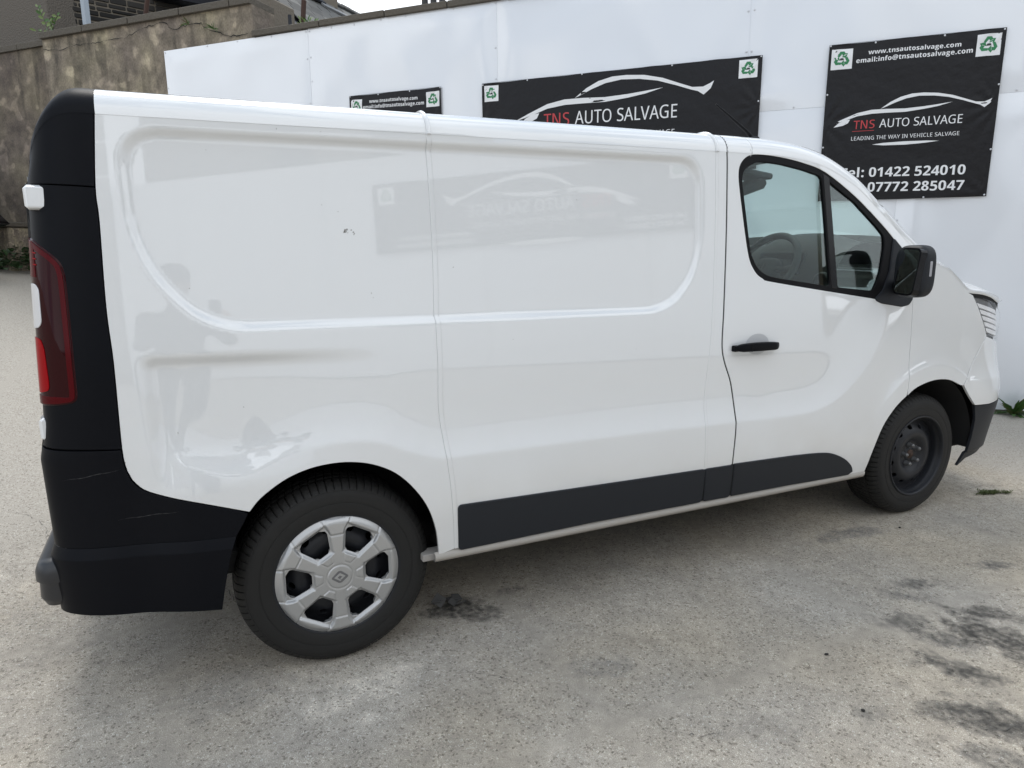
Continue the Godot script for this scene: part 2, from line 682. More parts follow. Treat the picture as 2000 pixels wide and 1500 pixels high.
func build_ground() -> void:
	# fine chippings, repeated; broad stains, once
	var size := 1280
	var a := noise(0.15, 1, 21, FastNoiseLite.TYPE_CELLULAR)
	a.cellular_return_type = FastNoiseLite.RETURN_CELL_VALUE
	var ia := a.get_seamless_image(size, size)
	var ib := noise(0.045, 4, 22).get_seamless_image(size, size)
	var ic := noise(0.22, 2, 23).get_seamless_image(size, size)
	for im in [ia, ib, ic]:
		im.convert(Image.FORMAT_L8)
	var da: PackedByteArray = ia.get_data()
	var db: PackedByteArray = ib.get_data()
	var dc: PackedByteArray = ic.get_data()
	var col := PackedByteArray()
	col.resize(size * size * 3)
	var hei := PackedByteArray()
	hei.resize(size * size)
	for k in size * size:
		var cv := da[k]
		var base := 199.0 + (db[k] - 128.0) * 0.07 + (dc[k] - 128.0) * 0.36
		var r := base * 1.018
		var g := base * 0.980
		var b := base * 0.918
		if cv > 205:
			var f := (cv - 205) * 1.25 * clampf((dc[k] - 105) / 60.0, 0.0, 1.0)
			r += f; g += f * 0.97; b += f * 0.90
		elif cv < 40:
			var f := (40 - cv) * 1.3
			r -= f; g -= f; b -= f
		col[k * 3] = clampi(int(r), 0, 255)
		col[k * 3 + 1] = clampi(int(g), 0, 255)
		col[k * 3 + 2] = clampi(int(b), 0, 255)
		hei[k] = clampi(int(96 + (dc[k] - 128) * 0.5 + (db[k] - 128) * 0.15 + (30 if cv > 190 else 0)), 0, 255)
	var g := mat("asphalt", Color(1, 1, 1), 0.86)
	g.albedo_texture = ImageTexture.create_from_image(Image.create_from_data(size, size, false, Image.FORMAT_RGB8, col))
	g.heightmap_enabled = true
	g.heightmap_texture = ImageTexture.create_from_image(Image.create_from_data(size, size, false, Image.FORMAT_L8, hei))
	g.heightmap_scale = 0.22
	g.detail_enabled = true
	g.detail_blend_mode = BaseMaterial3D.BLEND_MODE_MUL
	g.detail_uv_layer = BaseMaterial3D.DETAIL_UV_2
	g.detail_albedo = ImageTexture.create_from_image(stain_map())

	var xs := spacing(-80.0, -2.2, 4.4, 0.11, 120.0)
	var zs := spacing(-80.0, -1.7, 1.9, 0.12, 80.0)
	var mb := MB.new()
	mb.use_t2 = true
	var rows := []
	var uvs := []
	for z in zs:
		var r := []
		var u := []
		for x in xs:
			r.append(Vector3(x, ground_height(x, z), z))
			u.append(Vector2(x, z) / 1.25)
			mb.t2.append(Vector2(clampf((x + 2.2) / 6.6, 0.002, 0.998), clampf((z + 1.7) / 3.6, 0.002, 0.998)))
		rows.append(r)
		uvs.append(u)
	mb.grid(rows, uvs, true)
	var o := put("yard_ground", mb, g)
	o.set_meta("kind", "structure")
	o.set_meta("label", "worn grey asphalt yard with oil stains and pale patches")


func spacing(lo: float, a: float, b: float, step: float, hi: float) -> Array:
	var o := []
	for k in int((b - a) / step) + 1:
		o.append(a + k * step)
	var d := step
	var x: float = o[-1]
	while x < hi:
		d = minf(d * 1.2, 6.0)
		x += d
		o.append(x)
	d = step
	x = o[0]
	while x > lo:
		d = minf(d * 1.2, 6.0)
		x -= d
		o.push_front(x)
	return o


func ground_height(x: float, z: float) -> float:
	var q := Vector3(x, 0, z) - WALL_AT
	var s := q.dot(WALL_ALONG)
	var t := maxf(0.0, -s - 4.1)
	return minf(0.205 * t * t / (t + 2.6), 3.4)


# broad marks on the asphalt: oil, a chalky patch, damp, brown dust; 1 = unstained
func stain_map() -> Image:
	var w := 1210
	var h := 660
	var n1 := noise(0.9, 4, 51)
	var n2 := noise(2.6, 4, 52)
	var n3 := noise(7.0, 3, 53)
	var n4 := noise(0.9, 3, 54)
	var n5 := noise(18.0, 3, 55)
	var out := PackedByteArray()
	out.resize(w * h * 3)
	# x, z, half-length, half-width, turn, amount: + darker (oil), - paler (chalk)
	var spots := [
		[2.24, 0.93, 0.21, 0.105, 1.35, 0.66], [2.36, 0.80, 0.13, 0.05, 0.6, 0.45], [1.90, 0.96, 0.13, 0.065, 1.1, 0.60], [2.05, 0.86, 0.12, 0.05, 0.8, 0.35],
		[1.75, 1.20, 0.20, 0.08, 1.0, 0.52], [1.60, 1.32, 0.16, 0.06, 0.9, 0.35], [2.02, 0.69, 0.13, 0.065, 0.4, 0.34], [2.36, 0.52, 0.085, 0.042, 0.3, 0.40], [2.22, 0.58, 0.12, 0.05, 0.9, 0.20],
		[2.84, 0.57, 0.085, 0.05, 0.4, 0.42], [2.55, 0.03, 0.22, 0.055, 0.1, 0.24], 
		[0.83, 0.43, 0.14, 0.06, 0.4, 0.12], [0.76, -0.21, 0.06, 0.03, 0.1, 0.3], [1.41, 0.99, 0.06, 0.03, 0.2, 0.24], [1.1, 0.9, 0.14, 0.07, 0.3, 0.10],
		[0.50, -0.19, 0.12, 0.075, 0.2, 0.62], [0.42, -0.15, 0.08, 0.05, 0.6, 0.45], [0.56, -0.08, 0.09, 0.05, 0.2, 0.40],
		[-0.35, 0.0, 0.25, 0.12, 0.2, 0.08], [-1.3, -0.9, 0.6, 0.3, 0.9, 0.06],
		[-0.02, 0.16, 0.16, 0.10, -0.2, -0.62], [0.12, 0.17, 0.12, 0.08, -0.3, -0.52], [0.25, 0.10, 0.13, 0.055, -0.4, -0.42], [-0.10, 0.22, 0.09, 0.06, 0.2, -0.40], [0.02, 0.32, 0.14, 0.05, -0.3, -0.30], [0.18, 0.30, 0.12, 0.03, -0.5, -0.22],
		[1.15, 0.35, 0.35, 0.12, 0.3, -0.08], [2.9, 0.25, 0.4, 0.15, 0.2, -0.14], [1.7, 0.95, 0.15, 0.10, 0.4, -0.14], [3.9, -0.1, 0.6, 0.3, 0.2, -0.14],
	]
	for y in h:
		var z := -1.7 + 3.6 * (y + 0.5) / h
		for x_ in w:
			var x := -2.2 + 6.6 * (x_ + 0.5) / w
			var a := n1.get_noise_2d(x, z)
			var b := n2.get_noise_2d(x, z)
			var c := n3.get_noise_2d(x, z)
			var v := 0.82 + (0.035 * a + 0.04 * b + 0.04 * c + 0.05 * n5.get_noise_2d(x, z)) * clampf(minf(minf(x_, w - x_), minf(y, h - y)) / 60.0, 0.0, 1.0)
			var warm := clampf(0.5 + 0.9 * n4.get_noise_2d(x, z) + 0.12 * (x - 1.5), 0.0, 1.0) * 0.030 * clampf(minf(minf(x_, w - x_), minf(y, h - y)) / 60.0, 0.0, 1.0)
			for s in spots:
				var dx: float = x - s[0]
				var dz: float = z - s[1]
				if absf(dx) > s[2] * 2.0 or absf(dz) > s[2] * 2.0:
					continue
				var ca := cos(s[4])
				var sa := sin(s[4])
				var e := Vector2((dx * ca + dz * sa) / s[2], (-dx * sa + dz * ca) / s[3]).length()
				var f := smoothstep(1.35, 0.45, e + 0.50 * b + 0.65 * c + 0.3 * n5.get_noise_2d(x, z)) * (0.72 + 0.7 * c + 0.5 * n5.get_noise_2d(x * 1.7, z * 1.7))
				if s[5] > 0.0:
					v *= 1.0 - s[5] * f
					warm *= 1.0 - f
				else:
					v = lerpf(v, 1.12 + 0.25 * c, clampf(-s[5] * f, 0.0, 1.0))
			var k := (y * w + x_) * 3
			out[k] = clampi(int(255.0 * v * (1.0 + warm * 0.5)), 0, 255)
			out[k + 1] = clampi(int(255.0 * v * (1.0 - warm * 0.25)), 0, 255)
			out[k + 2] = clampi(int(255.0 * v * (1.0 - warm * 1.6)), 0, 255)
	return Image.create_from_data(w, h, false, Image.FORMAT_RGB8, out)


# ---------------------------------------------------------------- boundary wall, cladding, houses
func concrete_map(dark: float, seed_: int) -> ImageTexture:
	var w := 1024
	var h := 640
	var n1 := noise(1.0, 4, seed_)
	var n2 := noise(1.0, 4, seed_ + 1)
	var n3 := noise(1.0, 3, seed_ + 2)
	var n4 := noise(1.0, 2, seed_ + 3)
	var out := PackedByteArray()
	out.resize(w * h * 3)
	for y in h:
		var yy := 4.1 * (1.0 - (y + 0.5) / h)
		for x in w:
			var xx := 6.5 * (x + 0.5) / w
			var streak := n1.get_noise_2d(xx * 3.0, yy * 0.55)
			var blot := n2.get_noise_2d(xx * 1.1, yy * 0.9)
			var mid := n3.get_noise_2d(xx * 5.0, yy * 4.6)
			var fine := n4.get_noise_2d(xx * 40.0, yy * 28.0)
			# soot runs down in streaks that start under the coping
			var run := smoothstep(0.02, 0.42, streak + 0.25 * blot) * smoothstep(2.0, 3.8, yy + 0.6 * blot)
			var v := 0.72 + 0.19 * blot + 0.13 * mid + 0.10 * fine + 0.05 * streak - 0.20 * run
			v *= dark
			var pale := smoothstep(0.25, 0.5, n3.get_noise_2d(xx * 2.2 + 9.0, yy * 2.6)) * 0.16
			v += pale
			var k := (y * w + x) * 3
			out[k] = clampi(int(255.0 * v * 0.80), 0, 255)
			out[k + 1] = clampi(int(255.0 * v * (0.738 + 0.015 * blot)), 0, 255)
			out[k + 2] = clampi(int(255.0 * v * (0.645 - 0.03 * blot)), 0, 255)
	return ImageTexture.create_from_image(Image.create_from_data(w, h, false, Image.FORMAT_RGB8, out))


func wall_box(mb: MB, s0: float, s1: float, y0: float, y1: float, n0: float, n1: float, bev := 0.006) -> void:
	mb.box(WP((s0 + s1) / 2, (y0 + y1) / 2, (n0 + n1) / 2), Vector3(absf(s1 - s0), y1 - y0, absf(n1 - n0)), bev, Basis(WALL_ALONG, Vector3.UP, WALL_OUT))


func wall_face(mb: MB, s0: float, s1: float, y0: float, y1: float, n: float, back: float) -> void:
	var uv := func(s: float, y: float) -> Vector2: return Vector2((s + 14.0) / 6.5, 1.0 - (y - 0.5) / 4.1)
	var c := 40
	var rows := []
	var uvs := []
	var nz := noise(1.3, 3, 77)
	for j in c + 1:
		var r := []
		var u := []
		for k in c + 1:
			var s := lerpf(s0, s1, float(k) / c)
			var y := lerpf(y0, y1, float(j) / c)
			var e := 1.0 if k in [0, c] or j in [0, c] else 0.0
			r.append(WP(s, y, n + 0.012 * nz.get_noise_2d(s, y) * (1.0 - e)))
			u.append(uv.call(s, y))
		rows.append(r)
		uvs.append(u)
	mb.grid(rows, uvs)
	mb.face([WP(s0, y0, n), WP(s0, y1, n), WP(s0, y1, back), WP(s0, y0, back)], -WALL_ALONG, [uv.call(s0, y0), uv.call(s0, y1), uv.call(s0 + 0.3, y1), uv.call(s0 + 0.3, y0)])
	mb.face([WP(s1, y0, n), WP(s1, y1, n), WP(s1, y1, back), WP(s1, y0, back)], WALL_ALONG, [uv.call(s1, y0), uv.call(s1, y1), uv.call(s1 + 0.3, y1), uv.call(s1 + 0.3, y0)])
	mb.face([WP(s0, y1, n), WP(s1, y1, n), WP(s1, y1, back), WP(s0, y1, back)], Vector3.UP, [uv.call(s0, y1), uv.call(s1, y1), uv.call(s1, y1 + 0.1), uv.call(s0, y1 + 0.1)])
	mb.face([WP(s0, y0, back), WP(s1, y0, back), WP(s1, y1, back), WP(s0, y1, back)], -WALL_OUT, [uv.call(s0, y0), uv.call(s1, y0), uv.call(s1, y1), uv.call(s0, y1)])


func build_boundary_wall() -> void:
	var con := mat("stained_concrete", Color(1, 1, 1), 0.93)
	con.albedo_texture = concrete_map(0.88, 61)
	bump(con, noise(0.02, 4, 62), 1.0, 512)
	var cop := mat("coping_concrete", lin(0.105, 0.092, 0.074), 0.95)
	bump(cop, noise(0.08, 4, 63), 0.8, 256)
	var wall := thing("concrete_wall", "tall stained concrete yard wall with a dark coping, white boards fixed over its right part", "wall", WP(-8, 0, -0.15))
	var mb := MB.new()
	wall_face(mb, -30.0, -11.49, -0.2, 4.30, -0.07, -0.4)
	var old: StandardMaterial3D = con.duplicate()
	old.albedo_color = Color(0.86, 0.85, 0.85)
	put("rendered_face", mb, old, wall)
	mb = MB.new()
	wall_face(mb, -11.49, -7.89, -0.2, 4.36, -0.012, -0.4)
	put("rendered_face", mb, con, wall)
	mb = MB.new()
	wall_face(mb, -7.89, 12.0, -0.2, 3.96, -0.015, -0.35)
	put("rendered_face", mb, con, wall)
	# coping stones, one by one
	var s := -17.0
	while s < 1.4:
		var long := rng.randf_range(0.66, 0.98)
		var y := 4.30
		var nn := -0.035
		if s > -11.5 and s < -7.89:
			y = 4.36; nn = 0.035
		elif s >= -7.89:
			y = 3.985 + rng.randf_range(-0.006, 0.008); nn = 0.05
		var e := s + long
		for stop in [-11.49, -7.89]:
			if s < stop - 0.01 and e > stop - 0.25:
				e = stop
		mb = MB.new()
		wall_box(mb, s + 0.005, e - 0.004, y, y + (0.082 if y > 4.1 else 0.066), nn + rng.randf_range(-0.006, 0.006), -0.42, 0.008)
		put("coping_stone", mb, cop, wall)
		s = e
	# the crack along the top of the higher part
	var pts := poly([-11.468, 4.232, -11.259, 4.202, -11.086, 4.195, -10.836, 4.221, -10.384, 4.212, -9.9, 4.22, -9.554, 4.302, -9.292, 4.319, -9.209, 4.303, -9.194, 4.253, -9.072, 4.219, -8.964, 4.241, -8.819, 4.239, -8.655, 4.241, -8.64, 4.203, -8.506, 4.137, -8.334, 4.074, -8.219, 4.04, -8.044, 4.041, -7.93, 4.029])
	mb = MB.new()
	var fine := PackedVector2Array()
	for k in pts.size() - 1:
		var m := int(pts[k].distance_to(pts[k + 1]) / 0.05) + 1
		for j in m:
			var q := pts[k].lerp(pts[k + 1], float(j) / m)
			fine.append(q + Vector2(rng.randf_range(-0.008, 0.008), rng.randf_range(-0.01, 0.01)))
	for k in fine.size() - 1:
		var wd := 0.006 + 0.004 * sin(k * 0.9) + (0.003 if fine[k].x > -9.4 else 0.0)
		var a := fine[k]
		var b := fine[k + 1]
		mb.face([WP(a.x, a.y - wd / 2, 0.004), WP(b.x, b.y - wd / 2, 0.004), WP(b.x, b.y + wd / 2, 0.004), WP(a.x, a.y + wd / 2, 0.004)], WALL_OUT)
	put("crack", mb, M.gap_black, wall)
	# block of concrete against the foot of the wall
	var bl := thing("concrete_buttress", "dark concrete block against the wall behind the black car", "buttress", WP(-13.8, 1.3, 0.2))
	mb = MB.new()
	wall_box(mb, -13.9, -12.10, 0.7, 1.86, -0.1, 0.42, 0.02)
	put("block", mb, con, bl)
	mb = MB.new()
	wall_box(mb, -13.95, -12.07, 1.86, 1.93, -0.1, 0.45, 0.015)
	put("cap_stone", mb, cop, bl)


func board(mb: MB, s0: float, s1: float, y0: float, y1: float, n: float, sd: int) -> void:
	var nz := noise(0.8, 2, sd)
	var rows := []
	var uvs := []
	var a := int((s1 - s0) / 0.06) + 2
	var b := int((y1 - y0) / 0.06) + 2
	var amp := 0.020
	for j in b + 1:
		var r := []
		var u := []
		for k in a + 1:
			var s := lerpf(s0, s1, float(k) / a)
			var y := lerpf(y0, y1, float(j) / b)
			var hold := smoothstep(0.0, 0.18, minf(minf(s - s0, s1 - s) + 0.02, minf(y - y0, y1 - y) + 0.02))
			r.append(WP(s, y, n + amp * (0.7 + nz.get_noise_2d(s + s0 * 3.0, y * 0.8)) * hold))
			u.append(Vector2(s, y))
		rows.append(r)
		uvs.append(u)
	mb.grid(rows, uvs)
	# edges of the sheet
	for e in [[0, 0, a, 0, Vector3.DOWN], [0, b, a, b, Vector3.UP]]:
		mb.face([rows[e[1]][0], rows[e[1]][a], rows[e[1]][a] - WALL_OUT * 0.004, rows[e[1]][0] - WALL_OUT * 0.004], e[4])
	for k in [0, a]:
		for j in b:
			mb.face([rows[j][k], rows[j + 1][k], rows[j + 1][k] - WALL_OUT * 0.004, rows[j][k] - WALL_OUT * 0.004], WALL_ALONG * (1.0 if k else -1.0))


func build_cladding() -> void:
	var t := thing("white_cladding", "white sheet boards screwed over the concrete wall behind the van", "cladding", WP(-4, 0, 0))
	var specs := [
		[-9.298, -7.1035, 0.75, 3.983, 0.010], [-7.1005, -4.7545, 0.6, 3.990, 0.009], [-4.7515, -2.2615, 0.5, 3.99, 0.009],
		[-2.2585, 0.0875, 2.7090, 3.99, 0.010], [0.0905, 2.4365, 2.7090, 3.99, 0.010], [2.4395, 4.78, 2.7090, 3.99, 0.010],
		[-2.2585, -0.9415, 0.03, 2.7060, 0.010], [-0.9385, 1.4025, 0.03, 2.7060, 0.010], [1.4055, 3.7425, 0.03, 2.7060, 0.010], [3.7455, 4.78, 0.03, 2.7060, 0.010],
	]
	for b in [[-7.13, -7.07, 0.7, 3.97], [-4.78, -4.72, 0.7, 3.97], [-2.29, -2.23, 0.5, 3.97], [0.06, 0.12, 2.76, 3.97], [-0.97, -0.91, 0.05, 2.66], [-2.2, 4.7, 2.68, 2.735]]:
		var jb := MB.new()
		wall_box(jb, b[0], b[1], b[2], b[3], 0.002, 0.0065, 0.001)
		put("joint_cover", jb, M.cladding_white, t)
	var k := 0
	for s in specs:
		var mb := MB.new()
		board(mb, s[0], s[1], s[2], s[3], s[4], 100 + k)
		put("wall_board", mb, M.cladding_white, t)
		k += 1
	var at := poly([-9.278, 3.961, -8.93, 3.967, -8.592, 3.966, -8.122, 3.967, -9.28, 3.542, -7.617, 3.966, -7.127, 3.962, -7.078, 3.962, -6.776, 3.966, -6.476, 3.963, -6.131, 3.97, -5.816, 3.972, -5.241, 3.972, -4.769, 3.972, -7.127, 3.671, -7.078, 3.683, -7.08, 3.422, -7.122, 3.188, -4.769, 3.54, -4.769, 3.236, -2.281, 3.585, -2.228, 3.59, -2.279, 3.24, -2.234, 3.24, -1.841, 2.725, -0.141, 2.725, -0.915, 1.699, 0.11, 3.5, 0.06, 3.1, -6.6, 3.81])
	var sc := MB.new()
	sc.lathe([Vector2(0.0, 0.0045), Vector2(0.005, 0.004), Vector2(0.0085, 0.002), Vector2(0.010, 0.0)], Vector3.ZERO, Basis(WALL_ALONG, WALL_OUT, -Vector3.UP), 10)
	var sm := sc.mesh(M.screw_white)
	for q in at:
		var o := MeshInstance3D.new()
		o.name = "screw"
		o.mesh = sm
		o.position = WP(q.x, q.y, 0.013) - t.position
		t.add_child(o, true)


func build_houses() -> void:
	# the ground behind the wall lies higher than the yard
	var mb := MB.new()
	mb.face([WP(-70, 3.4, -0.4), WP(70, 3.4, -0.4), WP(70, 3.4, -80), WP(-70, 3.4, -80)], Vector3.UP)
	var up := put("upper_ground", mb, mat("upper_earth", lin(0.08, 0.075, 0.06), 0.95))
	up.set_meta("kind", "structure")

	# rough-cast gable at the far left
	var rc := mat("roughcast", lin(0.135, 0.118, 0.098), 0.95)
	bump(rc, noise(0.09, 4, 65), 1.2, 512)
	rc.uv1_scale = Vector3(0.6, 0.6, 0.6)
	var g := thing("roughcast_house", "grey rough-cast house wall behind the concrete wall, far left", "house", WP(-16.5, 3.4, -2.2))
	mb = MB.new()
	wall_box(mb, -22.0, -13.44, 3.3, 9.5, -1.6, -7.0, 0.02)
	put("wall", mb, rc, g)
	mb = MB.new()
	wall_box(mb, -22.3, -13.3, 9.5, 9.7, -1.4, -7.3, 0.02)
	put("roof", mb, M.slate_mid, g)

	# sooty coursed-stone house
	var e := Vector3(0.9675, 0, -0.253)
	var face_n := Vector3(0.253, 0, 0.9675)
	var c0 := WP(-13.62, 0, -1.80)
	var h := thing("stone_house", "dark sooty coursed stone house wall behind the concrete wall", "house", c0 + Vector3(0, 3.4, 0))
	mb = MB.new()
	mb.box(c0 + e * 1.4 + Vector3(0, 5.3, 0) - face_n * 0.2, Vector3(2.8, 4.0, 0.4), 0.01, Basis(e, Vector3.UP, face_n))
	var wall := put("wall", mb, M.mortar, h)
	var y := 4.72
	var row := 0
	while y < 6.35:
		var rh := rng.randf_range(0.075, 0.125)
		var x := 0.02 - rng.randf_range(0.0, 0.2)
		while x < 2.7:
			var ln := rng.randf_range(0.16, 0.52)
			var x0 := maxf(x, 0.0)
			var x1 := minf(x + ln, 2.79)
			if x1 - x0 > 0.05:
				mb = MB.new()
				mb.box(c0 + e * ((x0 + x1) / 2) + Vector3(0, y + rh / 2 + rng.randf_range(-0.006, 0.006), 0) + face_n * rng.randf_range(-0.012, 0.002), Vector3(x1 - x0 - 0.022, rh - 0.024 + rng.randf_range(-0.008, 0.004), 0.05), 0.010, Basis(e, Vector3.UP, face_n).rotated(face_n, rng.randf_range(-0.012, 0.012)))
				put("stone", mb, M["sooty_stone_%d" % rng.randi_range(0, 3)], wall)
			x += ln
		y += rh
		row += 1
	mb = MB.new()
	mb.box(c0 + e * 2.25 + Vector3(0, 6.16, 0) + face_n * 0.16, Vector3(1.3, 0.22, 0.34), 0.01, Basis(e, Vector3.UP, face_n))
	put("fascia", mb, M.fascia_dark, h)
	mb = MB.new()
	mb.box(c0 + e * 2.42 + Vector3(0, 5.83, 0) + face_n * 0.035, Vector3(0.66, 0.36, 0.06), 0.008, Basis(e, Vector3.UP, face_n))
	put("window_frame", mb, M.frame_white, h)
	mb = MB.new()
	mb.box(c0 + e * 2.42 + Vector3(0, 5.77, 0) + face_n * 0.068, Vector3(0.54, 0.17, 0.006), 0.002, Basis(e, Vector3.UP, face_n))
	put("window_pane", mb, M.gloss_black, h)

	# slate roof to the right of it, with its end parapet and a square chimney
	var rr := thing("slate_roof", "weathered grey slate roof with a pale roof light, behind the coping", "roof", Vector3(2.8, 4.0, -13.0))
	var e2 := Vector3(0.769, 0, -0.639)
	var h2 := Vector3(0.639, 0, 0.769)
	var pit := deg_to_rad(38.0)
	var down := h2 * cos(pit) - Vector3.UP * sin(pit)
	var nn := h2 * sin(pit) + Vector3.UP * cos(pit)
	var o0 := Vector3(2.832, 6.72, -13.49)
	var rb := Basis(e2, nn, down)
	mb = MB.new()
	mb.box(o0 + e2 * 1.0 + down * 2.2 - nn * 0.10, Vector3(9.0, 0.10, 4.4), 0.01, rb)
	var deck := put("roof_deck", mb, M.fascia_dark, rr)
	for j in 12:
		var x := -3.4 + 0.15 * (j % 2)
		while x < 3.2:
			var ln := 0.30
			mb = MB.new()
			mb.box(o0 + e2 * (x + 0.15) + down * (0.14 + 0.20 * j + rng.randf_range(-0.008, 0.008)) + nn * rng.randf_range(0.006, 0.014), Vector3(0.292, 0.018, 0.27), 0.003, rb * Basis(Vector3.RIGHT, 0.075))
			put("roof_slate", mb, M.slate_mid if rng.randf() < 0.55 else M.slate_dark if rng.randf() < 0.5 else M.slate_pale, deck)
			x += ln
	for k in 12:
		mb = MB.new()
		mb.box(o0 + e2 * (-0.6 + 0.36 * k) + nn * 0.03, Vector3(0.35, 0.10 + 0.015 * (k % 2), 0.20), 0.03, rb)
		put("ridge_tile", mb, M.slate_dark, rr)
	for k in 3:
		mb = MB.new()
		mb.box(o0 + e2 * [-1.35, -0.60, -0.02][k] + down * [0.62, 0.75, 1.05][k] + nn * [0.07, 0.05, 0.06][k], Vector3([0.9, 0.9, 0.34][k], 0.05, [0.14, 0.12, 0.14][k]), 0.01, rb)
		put(["roof_light", "lead_flashing", "roof_light"][k], mb, [M.fascia_dark, M.lead_grey, M.frame_white][k], rr)

	var ch := thing("square_chimney", "square dark stone chimney above the slate roof", "chimney", Vector3(2.5, 6.6, -13.2))
	mb = MB.new()
	mb.box(o0 - e2 * 0.42 + Vector3(0, 0.75, 0), Vector3(0.62, 1.9, 0.5), 0.01, Basis(e2, Vector3.UP, h2))
	put("stack", mb, M.mortar, ch)
	for k in 3:
		var p := thing("chimney_pot", ["left", "middle", "right"][k] + " of three dark pots showing above the coping at the top edge", "chimney pot", WP(-5.715 + 0.107 * k, 3.99, -0.25), "dark pots above the coping")
		mb = MB.new()
		mb.lathe([Vector2(0.0, 0.62), Vector2(0.028, 0.62), Vector2(0.040, 0.60), Vector2(0.034, 0.54), Vector2(0.036, 0.06), Vector2(0.044, 0.03), Vector2(0.044, 0.0)], p.position, Basis.IDENTITY, 14)
		put("clay_tube", mb, M.slate_dark, p)
	# end pier of concrete standing on the wall, and posts
	var con: Material = M.stained_concrete
	var pr := thing("parapet_block", "dark rendered block standing behind the coping beside the slate roof", "parapet", WP(-8.4, 3.6, -0.75))
	mb = MB.new()
	var pb := WP(-8.40, 4.12, -0.75)
	mb.box(pb, Vector3(0.76, 1.02, 0.5), 0.03, Basis(WALL_ALONG, Vector3.UP, WALL_OUT))
	put("block", mb, M.mortar, pr)
	var post := MB.new()
	post.box(WP(-10.90, 5.0, -0.25), Vector3(0.075, 1.5, 0.075), 0.006, Basis(WALL_ALONG, Vector3.UP, WALL_OUT))
	tag(put("metal_post", post, M.galvanised), "pale grey square metal post on the coping before the stone house", "post")
	post = MB.new()
	post.tube([WP(-9.87, 4.40, -0.25), WP(-9.72, 4.9, -0.26), WP(-9.60, 5.3, -0.28)], [0.03, 0.028, 0.026], 8)
	tag(put("rusty_post", post, M.rusty_post), "leaning brown rusty post on the higher part of the wall", "post")
	post = MB.new()
	post.box(WP(-7.355, 4.16, -0.25), Vector3(0.045, 0.5, 0.045), 0.005, Basis(WALL_ALONG, Vector3.UP, WALL_OUT).rotated(WALL_OUT, -0.14))
	tag(put("rusty_post", post, M.rusty_post), "short rusty post with a weed at its foot before the slate roof", "post")
	post = MB.new()
	post.tube([WP(-7.54, 4.0, -0.25), WP(-7.54, 4.27, -0.25)], 0.022, 10)
	post.tube([WP(-7.54, 4.10, -0.25), WP(-7.45, 4.09, -0.24)], 0.018, 8)
	tag(put("vent_pipe", post, M.fascia_dark), "dark stub of vent pipe behind the coping", "pipe")


func build_far_side() -> void:
	# the wall that closes the yard behind the photographer; the van's side mirrors it
	var b := Basis(SIDE_ALONG, Vector3.UP, SIDE_OUT)
	var at := func(t: float, y: float, n := 0.0) -> Vector3: return SIDE_AT + SIDE_ALONG * t + Vector3(0, y, 0) + SIDE_OUT * n
	var t := thing("side_wall", "white boarded yard wall behind the photographer, seen only mirrored in the van's paint", "wall", SIDE_AT)
	for k in 5:
		var mb := MB.new()
		mb.box(at.call(-0.6 + 2.65 * k - (0.73 if k == 4 else 0.0), 2.07, -0.01), Vector3(2.64 if k < 4 else 1.18, 4.06, 0.02), 0.003, b)
		put("wall_board", mb, M.cladding_white, t)
	var mb := MB.new()
	mb.box(at.call(6.1, 2.0, -0.22), Vector3(16.2, 4.0, 0.36), 0.02, b)
	put("stone_core", mb, M.stained_concrete, t)
	var y := 0.3
	for k in 9:
		mb = MB.new()
		mb.box(at.call(12.0, y + 0.28, -0.02), Vector3(4.2, 0.54, 0.06), 0.02, b)
		put("stone_course", mb, M.stone_wall, t)
		y += 0.57
	var s := thing("far_house", "dark stone house with windows behind the photographer, seen only mirrored in the van's paint", "house", at.call(6.0, 0.0, -4.0))
	mb = MB.new()
	mb.box(at.call(7.5, 3.4, -5.0), Vector3(7.0, 6.8, 5.0), 0.02, b)
	put("wall", mb, M.mortar, s)
	mb = MB.new()
	mb.box(at.call(7.5, 7.0, -5.0), Vector3(7.6, 0.5, 5.6), 0.03, b)
	put("roof", mb, M.slate_mid, s)
	for k in 2:
		mb = MB.new()
		mb.box(at.call(5.6 + 2.0 * k, 5.2, -2.48), Vector3(0.9, 1.3, 0.06), 0.01, b)
		put("window", mb, M.gloss_black, s)


# ---------------------------------------------------------------- the van
# van space: x forward from the rear axle, y up, z = 0 at the outer face of the wheels on the side that the camera sees
var nose_x := PackedFloat32Array()
var nose_i := PackedFloat32Array()
var nose_s := PackedFloat32Array()
var tail_x := PackedFloat32Array()
var tail_i := PackedFloat32Array()
var tail_s := PackedFloat32Array()
var nose_len := PackedVector2Array([Vector2(0.2, 0.70), Vector2(0.45, 0.725), Vector2(0.65, 0.735), Vector2(0.8, 0.72), Vector2(0.93, 0.695), Vector2(1.1, 0.70), Vector2(1.4, 0.68)])
var tail_len := PackedVector2Array([Vector2(0.3, 0.204), Vector2(0.5, 0.208), Vector2(0.85, 0.213), Vector2(0.90, 0.202), Vector2(0.95, 0.194), Vector2(1.05, 0.188), Vector2(1.35, 0.175), Vector2(1.6, 0.160), Vector2(1.86, 0.150)])
var crease_line := PackedVector2Array([Vector2(-0.62, 0.90), Vector2(-0.496, 0.825), Vector2(-0.304, 0.749), Vector2(-0.163, 0.787), Vector2(-0.05, 0.812), Vector2(0.066, 0.815), Vector2(0.16, 0.797), Vector2(0.247, 0.757), Vector2(0.376, 0.715), Vector2(0.582, 0.711), Vector2(1.164, 0.704), Vector2(1.551, 0.693), Vector2(1.75, 0.688), Vector2(2.05, 0.680), Vector2(2.20, 0.685), Vector2(2.351, 0.722), Vector2(2.48, 0.80), Vector2(2.60, 0.91), Vector2(2.72, 1.04), Vector2(2.84, 1.20), Vector2(2.95, 1.40), Vector2(3.05, 1.6)])
var crease_y := PackedFloat32Array()
